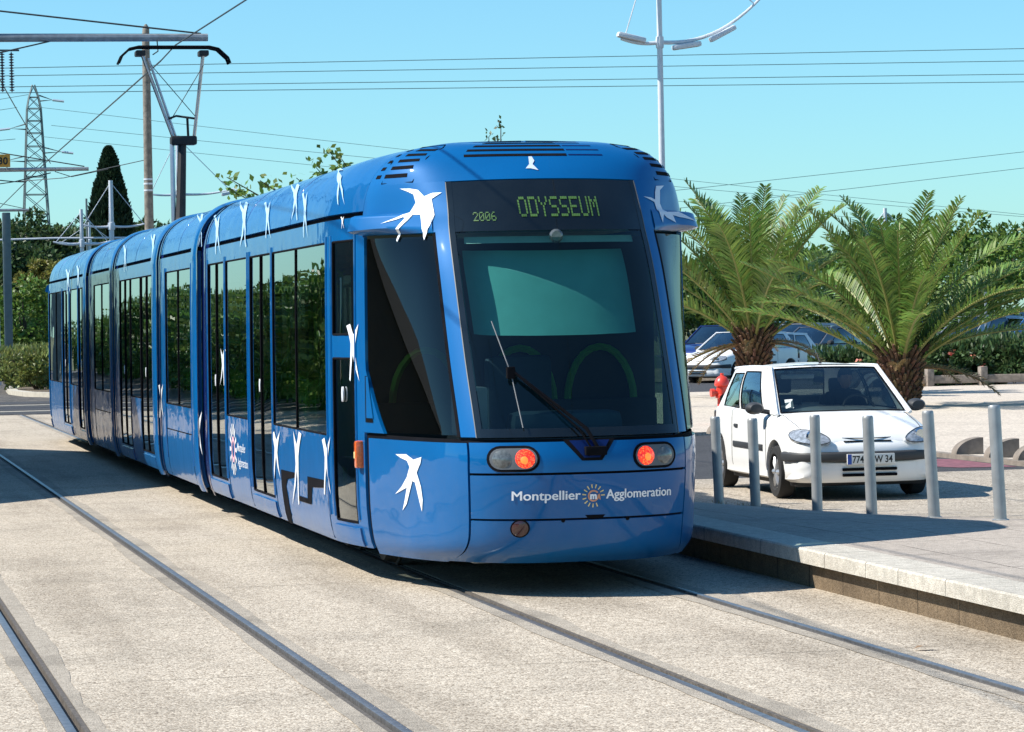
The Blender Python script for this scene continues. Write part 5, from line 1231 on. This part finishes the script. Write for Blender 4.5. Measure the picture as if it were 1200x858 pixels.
T_(45, 350, 145, 4.2, 4.4, leaf_a, 'mid green tree behind the tail of the tram', 28, ncl=60, nleaf=110, ll=.26)
T_(165, 262, 230, 6, 4, leaf_b, 'distant dark tree right of the cypress', 29, ncl=50, nleaf=100, ll=.36)
T_(215, 278, 240, 9, 4.5, leaf_b, 'distant dark tree behind the wooden pole', 30, ncl=60, nleaf=100, ll=.36)
T_(105, 262, 215, 5, 5, leaf_b, 'distant tree at the left foot of the cypress', 31, ncl=50, nleaf=100, ll=.36)
T_(-60, 300, 170, 8, 6, leaf_b, 'dark tree outside the left edge', 32, ncl=60, nleaf=100, ll=.36)
bg_ = 'bushes in the kerbed island'
for i, (px, w_, h_, Y, lab) in enumerate(((42, 1.25, 1.15, 95, 'light green bush touching the tail of the tram'), (26, 1.0, 1.1, 100, 'light green bush in the middle of the kerbed island'), (8, 1.0, 1.1, 118, 'light green bush at the left edge below the grey mast'), (55, 1.2, 1.2, 104, 'bush half hidden by the tail of the tram'), (-14, 1.2, 1.1, 124, 'bush just outside the left edge'))):
    p = sky_y(px, 430, Y); bush('shrub', lab, 'bush', p.x, Y, w_, h_, leaf_f, 60 + i, n=30, nl=90, ll=.14, group=bg_, z0=.09)
# row of trees on the far left, seen mirrored in the tram windows
RG = 'trees in a row left of the tracks'
rnd = random.Random(77)
spots = [(-4.6 - .8 * rnd.random() - i * .05, 55.5 + i * 4.4 + rnd.random()) for i in range(20)] + [(-12 - 3 * rnd.random(), 3 + i * 5.5) for i in range(5)] + [(-15 - i * 2.0, 60 + i * 16) for i in range(6)]
proto = tree('broadleaf_tree', 'green tree in the row left of the tracks, out of the picture', 'tree', spots[0][0], spots[0][1], 3.6, (2.3, 2.9, 1.8), 1.75, leaf_a, ncl=90, nleaf=80, ll=.26, seed=50, group=RG)
for i, (x, y) in enumerate(spots[1:]):
    c = copy_tree(proto); c.location = (x, y, 0); s = .85 + .35 * rnd.random(); c.scale = (s, s, s * rnd.uniform(.62, .88)); c.rotation_euler.z = rnd.random() * 6
# ================================================================== CARS
CST = [(0.0,.30,.56,.43,.53,.58),(.04,.23,.67,.40,.60,.655),(.14,.20,.75,.42,.67,.74),(.34,.19,.79,.45,.73,.81),(.60,.19,.81,.48,.78,.865),(.95,.19,.82,.50,.84,.93),
       (1.4,.19,.825,.50,.89,.95),(2.0,.19,.825,.50,.91,.96),(2.8,.19,.825,.50,.925,.97),(3.4,.20,.80,.50,.93,.965),(3.66,.22,.76,.50,.92,.945),(3.74,.28,.70,.48,.86,.90),(3.77,.34,.60,.46,.78,.82)]
def cstat(t):
    n = len(CST) - 1; t = max(0, min(n - 1e-6, t)); i = int(t); f = t - i
    P = [Vector((s[0], s[1], s[2])) for s in CST]; Q = [Vector((s[3], s[4], s[5])) for s in CST]
    a = interp_cr(P, t); b = interp_cr(Q, t); return a.x, a.y, a.z, b.x, b.y, b.z
def csurf(t, b, sd=1):
    y, zb, w_, zm, zs, zt = cstat(t)
    S = [Vector(p) for p in ((0, zb, 0), (w_ * .88, zb, 0), (w_ * .985, zb + .10, 0), (w_, zm, 0), (w_ * .99, zs - .08, 0), (w_ * .955, zs, 0), (w_ * .80, zt - .02, 0), (w_ * .4, zt, 0), (0, zt + .004, 0))]
    p = interp_cr(S, b); return Vector((sd * p.x, y, p.y))
def qpatch(c, bulge, al, bl, holes=()):
    """panel from four corners with cut-outs; returns mesh builder and list of hole param rects"""
    c00, c10, c11, c01 = [Vector(q) for q in c]; bulge = Vector(bulge)
    def at(a, b): return (c00 * (1 - a) + c10 * a) * (1 - b) + (c01 * (1 - a) + c11 * a) * b + bulge * (4 * a * (1 - a)) * (1 - (2 * b - 1) ** 2 * .5)
    mb = MB(); V = [at(a, b) for b in bl for a in al]; W_ = len(al); F = []
    for j in range(len(bl) - 1):
        for i in range(W_ - 1):
            am, bm_ = (al[i] + al[i + 1]) / 2, (bl[j] + bl[j + 1]) / 2
            if any(h[0] < am < h[1] and h[2] < bm_ < h[3] for h in holes): continue
            F.append((j * W_ + i, j * W_ + i + 1, (j + 1) * W_ + i + 1, (j + 1) * W_ + i))
    return mb.add(V, F), at
def lin(a, b, n): return [a + (b - a) * i / n for i in range(n + 1)]
def uniq(*ls):
    s = sorted(set(round(x, 4) for l in ls for x in l)); return s
def make_car(name, lab, pm, gl, detail=True, group=None):
    c = empty(name, (0, 0, 0), lab, 'car', group)
    mb = MB(); nt_, nb_ = 60, 28
    for sd in (-1, 1):
        mb.grid(lambda a, b: csurf(a * (len(CST) - 1), b * 8, sd), nt_, nb_)
    for t in (0, len(CST) - 1):
        ring = [csurf(t, b * 8 / nb_, 1) for b in range(nb_ + 1)] + [csurf(t, b * 8 / nb_, -1) for b in range(nb_, -1, -1)]
        mb.add(ring, [tuple(range(len(ring)))])
    bm = bmesh.new(); 
    for v in mb.v: bm.verts.new(v)
    bm.verts.ensure_lookup_table()
    for f in mb.f:
        try: bm.faces.new([bm.verts[i] for i in f])
        except ValueError: pass
    bmesh.ops.remove_doubles(bm, verts=bm.verts, dist=.0008); bmesh.ops.recalc_face_normals(bm, faces=bm.faces)
    me = bpy.data.meshes.new('lower_body'); bm.to_mesh(me); bm.free(); me.materials.append(pm)
    bo = bpy.data.objects.new('lower_body', me); COL.objects.link(bo)
    cut = MB()
    for y in (.79, 3.26):
        for sd in (-1, 1): cut.lathe([(0, -.30), (.335, -.30), (.335, .30), (0, .30)], (sd * .80, y, .30), 32, 'X')
    co_ = cut.build('cutter', tyre); md = bo.modifiers.new('b', 'BOOLEAN'); md.object = co_; md.operation = 'DIFFERENCE'; md.solver = 'EXACT'
    dg = bpy.context.evaluated_depsgraph_get(); me2 = bpy.data.meshes.new_from_object(bo.evaluated_get(dg)); bo.modifiers.clear(); bo.data = me2
    me2.materials.clear(); me2.materials.append(pm); me2.polygons.foreach_set('use_smooth', [True] * len(me2.polygons)); me2.polygons.foreach_set('material_index', [0] * len(me2.polygons)); me2.set_sharp_from_angle(angle=R(32))
    bpy.data.objects.remove(co_); WL[bo.name] = Vector((0, 0, 0)); bo.parent = c
    def A(mbx, nm, m, par=None, **k): return mbx.build(nm, m, par or c, **k)
    # bumper wraps
    def wrap(zs_, m, nm, off, ymax=.44):
        half = [(0, -.055), (.30, -.045), (.50, -.01), (.64, .05), (.735, .15), (.775, .28), (.80, ymax)]
        path = [(-x, y) for x, y in reversed(half)] + half[1:]
        mbx = MB(); V = []; n = len(path); k = len(zs_)
        for i, (x, y) in enumerate(path):
            a = Vector(path[max(0, i - 1)]); b = Vector(path[min(n - 1, i + 1)]); t = (b - a).normalized(); nn = Vector((t.y, -t.x))
            for z, o_ in zs_: V.append((x + nn.x * (off + o_), y + nn.y * (off + o_), z))
        mbx.add(V, [(i * k + j, (i + 1) * k + j, (i + 1) * k + j + 1, i * k + j + 1) for i in range(n - 1) for j in range(k - 1)])
        return A(mbx, nm, m, smooth=60)
    wrap([(.19, -.06), (.23, -.01), (.33, .0), (.40, .0)], pm, 'front_bumper', .0)
    wrap([(.41, -.03), (.42, .005), (.435, .012), (.495, .012), (.51, .006), (.52, -.03)], plastic, 'bumper_strip', .030)
    wrap([(.50, .0), (.55, -.006), (.60, -.035), (.63, -.07)], pm, 'nose_band', .0, ymax=.30)
    for z in (.255, .315): A(MB().bbox((-.30, -.075, z), (.30, -.045, z + .032), .01), 'lower_grille', black_rub)
    A(MB().bbox((-.26, -.005, .618), (.26, .05, .632), .005), 'upper_grille', black_rub)
    for sd in (-1, 1):
        q = [(sd * .37, -.055, .585), (sd * .785, .10, .605), (sd * .80, .40, .755), (sd * .47, .055, .735)]
        _, at = qpatch(q, (sd * .02, -.05, .02), lin(0, 1, 10), lin(0, 1, 8)); nn_ = Vector((sd * .3, -.8, .5)).normalized()
        sq = lambda a, b: at(.5 + (a - .5) * math.sqrt(1 - .48 * (2 * b - 1) ** 2), .5 + (b - .5) * math.sqrt(1 - .48 * (2 * a - 1) ** 2))
        hl = A(MB().grid(lambda a, b: (sq(a, b), nn_), 12, 10, thick=.16), 'headlight', lampgl, smooth=50)
        mbx = MB(); mbx.tube([sq(t, 0) for t in lin(0, 1, 8)] + [sq(1, t) for t in lin(.1, 1, 6)] + [sq(t, 1) for t in lin(.9, 0, 8)] + [sq(0, t) for t in lin(.9, 0, 6)], .005, 5); A(mbx, 'lamp_rim', plastic, hl)
        A(MB().lathe([(0, -.03), (.05, -.03), (.062, .01), (0, .02)], at(.42, .5), 16, 'Y'), 'lamp_bowl', chrome, hl)
    # greenhouse
    W00 = (-.755, .90, .895); W10 = (.755, .90, .895); W11 = (.61, 1.68, 1.40); W01 = (-.61, 1.68, 1.40)
    mw, wat = qpatch((W00, W10, W11, W01), (0, -.075, .03), uniq(lin(0, 1, 10), (.035, .965)), uniq(lin(0, 1, 8), (.03, .95)), [(.035, .965, .03, .95)])
    gls = []
    def glassin(at, a0, a1, b0, b1, nm, m):
        mbx = MB(); mbx.grid(lambda s, t: at(a0 + (a1 - a0) * s, b0 + (b1 - b0) * t), 10, 8); o = A(mbx, nm, m, smooth=60)
        lp = [at(s, b0) for s in lin(a0, a1, 8)] + [at(a1, s) for s in lin(b0, b1, 6)[1:]] + [at(s, b1) for s in lin(a1, a0, 8)[1:]] + [at(a0, s) for s in lin(b1, b0, 6)[1:]]
        A(MB().tube(lp, .010, 5), 'window_seal', black_rub, o); return o
    wg = glassin(wat, .035, .965, .03, .95, 'windscreen', gl)
    hm, hat = qpatch(((.70, 3.74, .92), (-.70, 3.74, .92), (-.575, 3.36, 1.37), (.575, 3.36, 1.37)), (0, .06, .02), uniq(lin(0, 1, 8), (.08, .92)), uniq(lin(0, 1, 6), (.06, .9)), [(.08, .92, .06, .9)])
    glassin(hat, .08, .92, .06, .9, 'rear_window', gl)
    sh_ = MB(); sh_.v = list(mw.v); sh_.f = list(mw.f); sh_.add(hm.v, hm.f)
    rm, rat = qpatch((W01, W11, (.575, 3.36, 1.37), (-.575, 3.36, 1.37)), (0, 0, .055), lin(0, 1, 12), lin(0, 1, 12)); sh_.add(rm.v, rm.f)
    for sd in (-1, 1):
        q = ((sd * .755, .90, .895), (sd * .70, 3.74, .92), (sd * .575, 3.36, 1.37), (sd * .61, 1.68, 1.40))
        hs_ = [(.175, .52, .04, .90), (.56, .87, .04, .86)]
        sm, sat = qpatch(q, (sd * .075, 0, .012), uniq(lin(0, 1, 12), (.175, .52, .56, .87)), uniq(lin(0, 1, 8), (.04, .90, .86)), hs_); sh_.add(sm.v, sm.f)
        for h, nm in zip(hs_, ('side_window', 'rear_side_window')): glassin(sat, *h, nm, car_gl2 if gl is car_gl else gl)
        sh_.tube([Vector(W01 if sd < 0 else W11).lerp(Vector((sd * .575, 3.36, 1.37)), s) + Vector((0, 0, .012 * math.sin(PI * s))) for s in lin(0, 1, 8)], .022, 6)
        sh_.tube([Vector(W00 if sd < 0 else W10).lerp(Vector(W01 if sd < 0 else W11), s) + Vector((0, -.005, .0)) for s in lin(0, 1, 6)], .024, 6)
    A(sh_, 'cabin_shell', pm, smooth=50)
    # wheels
    for y in (.79, 3.26):
        for sd in (-1, 1):
            M = Matrix.Diagonal((sd, 1, 1, 1))
            w0 = A(MB().lathe([(.17, -.09), (.26, -.095), (.282, -.07), (.285, .04), (.27, .08), (.20, .085), (.185, .06), (.17, -.09)], (sd * .735, y, .285), 32, 'X', M=M), 'wheel', tyre)
            mbx = MB().lathe([(0, .03), (.05, .035), (.055, .02), (.15, .0), (.185, .045), (.195, .06), (.19, -.02), (0, -.02)], (sd * .735, y, .285), 28, 'X', M=M)
            for k in range(6):
                a = PI / 3 * k; d = Vector((0, math.cos(a), math.sin(a))); p = Vector((sd * (.735 + .045), y, .285)); mbx.tube([p + d * .02, p + d * .10 + Vector((sd * .012, 0, 0)), p + d * .18], [.035, .03, .022], 6)
            A(mbx, 'rim', hub, w0)
    A(MB().bbox((-.72, .3, .14), (.72, 3.5, .24), .03), 'floor_pan', dark_under)
    A(MB().bbox((-.6, .5, .3), (.6, 1.0, .8), .03), 'engine_bay', dark_under)
    # interior
    A(MB().bbox((-.66, .98, .72), (.66, 1.28, .93), .05), 'dashboard', intd)
    A(MB().bbox((-.68, 1.1, .30), (.68, 3.3, .36), .02), 'cabin_floor', intd)
    for sd in (-1, 1):
        s = A(MB().bbox((sd * .34 - .23, 1.75, .48), (sd * .34 + .23, 2.2, .62), .06), 'car_seat', intd)
        A(MB().bbox((sd * .34 - .23, 2.15, .55), (sd * .34 + .23, 2.32, 1.08), .06), 'seat_back', intd, s); A(MB().bbox((sd * .34 - .12, 2.2, 1.1), (sd * .34 + .12, 2.3, 1.26), .04), 'headrest', intd, s)
    A(MB().bbox((-.62, 2.9, .5), (.62, 3.05, 1.05), .06), 'rear_seat_back', intd)
    A(MB().tube([(.34 + .18 * math.cos(a), 1.46 + .07 * math.sin(a), .92 + .16 * math.sin(a)) for a in lin(0, 2 * PI, 20)], .014, 6), 'steering_wheel', intd)
    for sd in (-1, 1):
        A(MB().lathe([(0, -.09), (.06, -.085), (.085, -.03), (.09, .03), (.08, .05), (0, .05)], (sd * .92, 1.20, .965), 16, 'Y', M=Matrix.Diagonal((1.15, 1, .78, 1))), 'door_mirror', plastic)
        A(MB().tube([(sd * .76, 1.2, .92), (sd * .88, 1.2, .94)], .03, 6), 'mirror_stalk', plastic)
        A(MB().bbox((sd * .828 - .012, 1.25, .50), (sd * .828 + .012, 2.55, .565), .01), 'side_moulding', plastic)
        A(MB().bbox((sd * .825 - .014, 2.35, .72), (sd * .825 + .014, 2.50, .76), .012), 'door_handle', plastic)
        for y in (1.13, 2.62): A(MB().tube([csurf(CSY(y), b, sd) + Vector((sd * .0, 0, 0)) for b in lin(2.0, 5.2, 10)], .004, 4), 'door_gap', black_rub)
        A(MB().bbox((sd * .70 - .05, 3.68, .62), (sd * .70 + .05, 3.78, .88), .02), 'tail_light', lens_red)
    A(MB().tube([wat(.30, .02), wat(.42, .015), wat(.66, .03)], .010, 5), 'wiper', plastic); A(MB().tube([wat(.62, .02), wat(.74, .015), wat(.93, .05)], .010, 5), 'wiper', plastic)
    if detail:
        A(MB().tube([(0, 1.82, 1.42), (0, 1.80, 1.44)], .018, 8), 'aerial_base', plastic); A(MB().tube([(0, 1.80, 1.43), (0, 1.95, 1.56)], .005, 5), 'aerial', plastic)
        p = A(MB().bbox((-.26, -.118, .385), (.26, -.085, .495), .004), 'number_plate', plate)
        A(MB().box((-.26, -.1205, .386), (-.215, -.1185, .494)), 'plate_band', plblue, p, smooth=0)
        v, f = textmesh('7743 VW 34', .105, bold=.0022); x0 = min(q.x for q in v); x1 = max(q.x for q in v)
        A(MB().add([(-.205 + (q.x - x0) / (x1 - x0) * .44, -.1195, .402 + q.y) for q in v], f), 'plate_characters', txtblack, p, fixn=False, smooth=0)
        P = [(0, .037), (.027, 0), (0, -.037), (-.027, 0)]; mbx = MB()
        for i in range(4): a, b = P[i], P[(i + 1) % 4]; mbx.tube([(a[0], .005, .675 + a[1]), (b[0], .005, .675 + b[1])], .008, 5)
        em = mbx; em.v = [v_ + Vector((0, .028 + .4 * max(0, v_.z - .65), 0)) for v_ in em.v]; A(em, 'emblem', chrome)
        A(MB().add([wat(.075, .12), wat(.135, .12), wat(.135, .30), wat(.075, .30)], [(0, 1, 2, 3)]), 'windscreen_sticker', plate, fixn=False)
        o = bpy.data.objects[-1] if False else None
        A(MB().bbox((-.10, 1.72, 1.22), (.02, 1.76, 1.29), .02), 'rear_view_mirror', intd)
        A(MB().bbox((-.50, 1.62, 1.27), (-.12, 1.66, 1.32), .015), 'sun_visor', plate)
        mbx = MB()
        for y0, b0 in ((.07, 7),): pass
        for sd in (-1, 1): mbx.tube([csurf(CSY(y), 5.75 + .1 * math.sin(y * 2), sd) for y in lin(.16, .95, 10)], .004, 4)
        mbx.tube([(x, .02 + .10 * (x / .5) ** 2, .655 + .02 * abs(x)) for x in lin(-.42, .42, 10)], .005, 4)
        A(mbx, 'bonnet_gap', black_rub)
    return c
def CSY(y):
    lo, hi = 0, len(CST) - 1
    for _ in range(24):
        m = (lo + hi) / 2
        if cstat(m)[0] < y: lo = m
        else: hi = m
    return lo
car = make_car('white_hatchback', 'small white hatchback facing the viewer behind the steel bollards', car_white, car_gl)
car.location = (10.0, 28.85, .05); car.rotation_euler.z = R(-2.6); car.scale = (.925, .93, .925)
# roof box / sign lying on the roof of the car behind is part of the car park; driver in the white car
def person_driver(parent_loc):
    d = empty('person', (0, 0, 0), 'driver in a dark shirt at the wheel of the white car, hands on the wheel', 'person')
    V = [(.34, 2.02, .66), (.34, 2.05, .82), (.34, 2.07, 1.00), (.34, 2.03, 1.12), (.34, 1.99, 1.17),        # pelvis .. neck
         (.17, 2.05, 1.06), (.13, 1.90, .86), (.22, 1.62, .92), (.51, 2.05, 1.06), (.56, 1.90, .86), (.46, 1.62, .92),
         (.25, 1.98, .64), (.24, 1.62, .66), (.25, 1.35, .44), (.43, 1.98, .64), (.44, 1.62, .66), (.43, 1.35, .44)]
    E_ = [(0, 1), (1, 2), (2, 3), (3, 4), (2, 5), (5, 6), (6, 7), (2, 8), (8, 9), (9, 10), (0, 11), (11, 12), (12, 13), (0, 14), (14, 15), (15, 16)]
    rad = [.14, .13, .145, .075, .055, .07, .045, .032, .07, .045, .032, .09, .07, .05, .09, .07, .05]
    for sx, h in ((1, 7), (-1, 10)):
        b = Vector(V[h])
        for k in range(4):
            n = len(V); q = b + Vector((sx * (-.025 + .017 * k), -.07, .02)); V += [tuple(q), tuple(q + Vector((0, -.03, -.035 + .004 * k)))]; E_ += [(h, n), (n, n + 1)]; rad += [.0095, .008]
        n = len(V); V.append(tuple(b + Vector((sx * .045, -.03, .02)))); E_.append((h, n)); rad.append(.010)
    me = bpy.data.meshes.new('body'); me.from_pydata(V, E_, []); o = bpy.data.objects.new('body', me); COL.objects.link(o)
    o.modifiers.new('s', 'SKIN'); sub = o.modifiers.new('u', 'SUBSURF'); sub.levels = sub.render_levels = 2
    for i, r_ in enumerate(rad): me.skin_vertices[0].data[i].radius = (r_, r_ * .85)
    me.skin_vertices[0].data[0].use_root = True
    dg = bpy.context.evaluated_depsgraph_get(); m2 = bpy.data.meshes.new_from_object(o.evaluated_get(dg)); o.modifiers.clear(); o.data = m2; m2.materials.clear(); m2.materials.append(cloth)
    m2.polygons.foreach_set('use_smooth', [True] * len(m2.polygons)); o.parent = d; WL[o.name] = Vector()
    bm = bmesh.new(); bmesh.ops.create_uvsphere(bm, u_segments=20, v_segments=16, radius=1)
    vs = []
    for v in bm.verts:
        x, y, z = v.co; fx = x * .075 * (1 - .18 * max(0, -z)); fy = y * .095; fz = z * .118
        if y < 0: fy -= .022 * math.exp(-((x * 6) ** 2 + ((z + .12) * 5) ** 2)) * 1.2; fy += .010 * math.exp(-((abs(x) - .38) ** 2 * 30 + (z - .12) ** 2 * 30)); fy -= .007 * math.exp(-((x * 3) ** 2 + ((z + .48) * 9) ** 2))
        vs.append(Vector((fx + .34, fy + 1.98, fz + 1.255)))
    bm.verts.index_update(); hd_ = MB().add(vs, [tuple(w.index for w in f.verts) for f in bm.faces]); bm.free()
    for sx in (-1, 1): hd_.lathe([(0, -.008), (.018, -.006), (.024, .0), (.018, .006), (0, .006)], (.34 + sx * .077, 1.985, 1.25), 10, 'X', M=Matrix.Diagonal((1, .8, 1.3, 1)))
    hd_.build('head', skin, d, smooth=60)
    hv = MB().grid(lambda a, b: Vector((.34 + .083 * math.cos(a * 2 * PI) * math.sin(b * 1.7), 1.995 + .103 * math.sin(a * 2 * PI) * math.sin(b * 1.7), 1.275 + .118 * math.cos(b * 1.7) - (.0 if math.sin(a * 2 * PI) > -.5 else -.035 * b))), 20, 8); hv.build('hair', hairm, d, smooth=60)
    return d
drv = person_driver(None); drv.location = car.location; drv.rotation_euler = car.rotation_euler; drv.scale = car.scale
# ---- parked cars
CG = 'cars parked in the car park'
cols = {k: mat('car_' + k, v, rough=.28, var=.03, coat=1, metal=.2) for k, v in dict(navy=(.012, .03, .16), silver=(.36, .38, .40), grey=(.14, .15, .17), ltblue=(.08, .20, .40), red=(.55, .02, .02), black=(.015, .016, .018), green=(.03, .10, .06)).items()}
cols['white'] = car_white
pk = make_car('parked_car', 'small white car parked nearest the tram, its front wheel showing beside the left palm', car_white, car_gl2, detail=False, group=CG)
def LX(px, Y): return sky_y(px, 420, Y).x
lots = [  # x, y, rot, scale xyz, colour, label
 (LX(818, 83), 83, -54, (1.0, 1.0, 1.0), 'white', None),
 (LX(806, 92), 92, -50, (1.0, 1.0, 1.12), 'navy', 'dark blue tall car parked behind the first white car'),
 (LX(852, 86), 86, -54, (.95, .95, .95), 'white', 'white car mostly hidden behind the trunk of the left palm'),
 (LX(893, 92), 92, -54, (1.0, 1.12, 1.12), 'silver', 'silver car parked just right of the left palm trunk'),
 (LX(915, 88), 88, -55, (1.0, 1.05, 1.06), 'grey', 'grey car with a dark side window above the white car roof'),
 (LX(944, 89), 89, -56, (1.0, 1.0, 1.04), 'white', 'white car with a steep windscreen left of the right palm'),
 (LX(905, 102), 102, -52, (1.0, 1.0, 1.1), 'silver', 'silver car in the back row behind the grey car'),
 (LX(870, 100), 100, -52, (1.0, 1.0, 1.15), 'black', 'black car in the back row right of the left palm'),
 (LX(1098, 92), 92, -60, (1.0, 1.05, 1.22), 'silver', 'silver car roof above the oleander hedge'),
 (LX(1060, 98), 98, -58, (1.0, 1.0, 1.05), 'grey', 'grey car above the hedge behind the right palm'),
 (LX(1140, 92), 92, -62, (1.0, 1.1, 1.16), 'ltblue', 'light blue car at the right edge above the hedge'),
 (LX(1163, 102), 102, -62, (1.0, 1.05, 1.35), 'red', 'red car parked behind the light blue one at the right edge'),
 (LX(1178, 92), 92, -62, (1.0, 1.1, 1.16), 'navy', 'dark blue car nose cut by the right picture edge'),
 (LX(928, 96), 96, -54, (1.0, 1.0, 1.02), 'black', 'black car in the second row behind the grey car'),
 (LX(958, 97), 97, -55, (1.0, 1.0, 1.08), 'silver', 'silver car in the second row left of the low flowering bush'),
 (LX(985, 93), 93, -56, (1.0, 1.0, .98), 'navy', 'dark blue car above the low flowering bush'),
 (LX(1035, 100), 100, -57, (1.0, 1.0, 1.1), 'white', 'white car roof above the small oleander bush'),
 (LX(1120, 100), 100, -60, (1.0, 1.0, 1.15), 'black', 'black car roof left of the dark tree trunk'),
 (LX(1010, 102), 102, -58, (1.0, 1.1, 1.3), 'silver', 'silver car in the far row between the two palms'),
]
for i, (x, y, r_, s, colr, lab) in enumerate(lots):
    c = pk if i == 0 else copy_tree(pk)
    if lab: c['label'] = lab
    c.location = (x, y, .05); c.rotation_euler.z = R(r_); c.scale = s
    if colr != 'white':
        for o in kids(c):
            if o.type == 'MESH' and o.data.materials and o.data.materials[0] == car_white:
                o.material_slots[0].link = 'OBJECT'; o.material_slots[0].material = cols[colr]
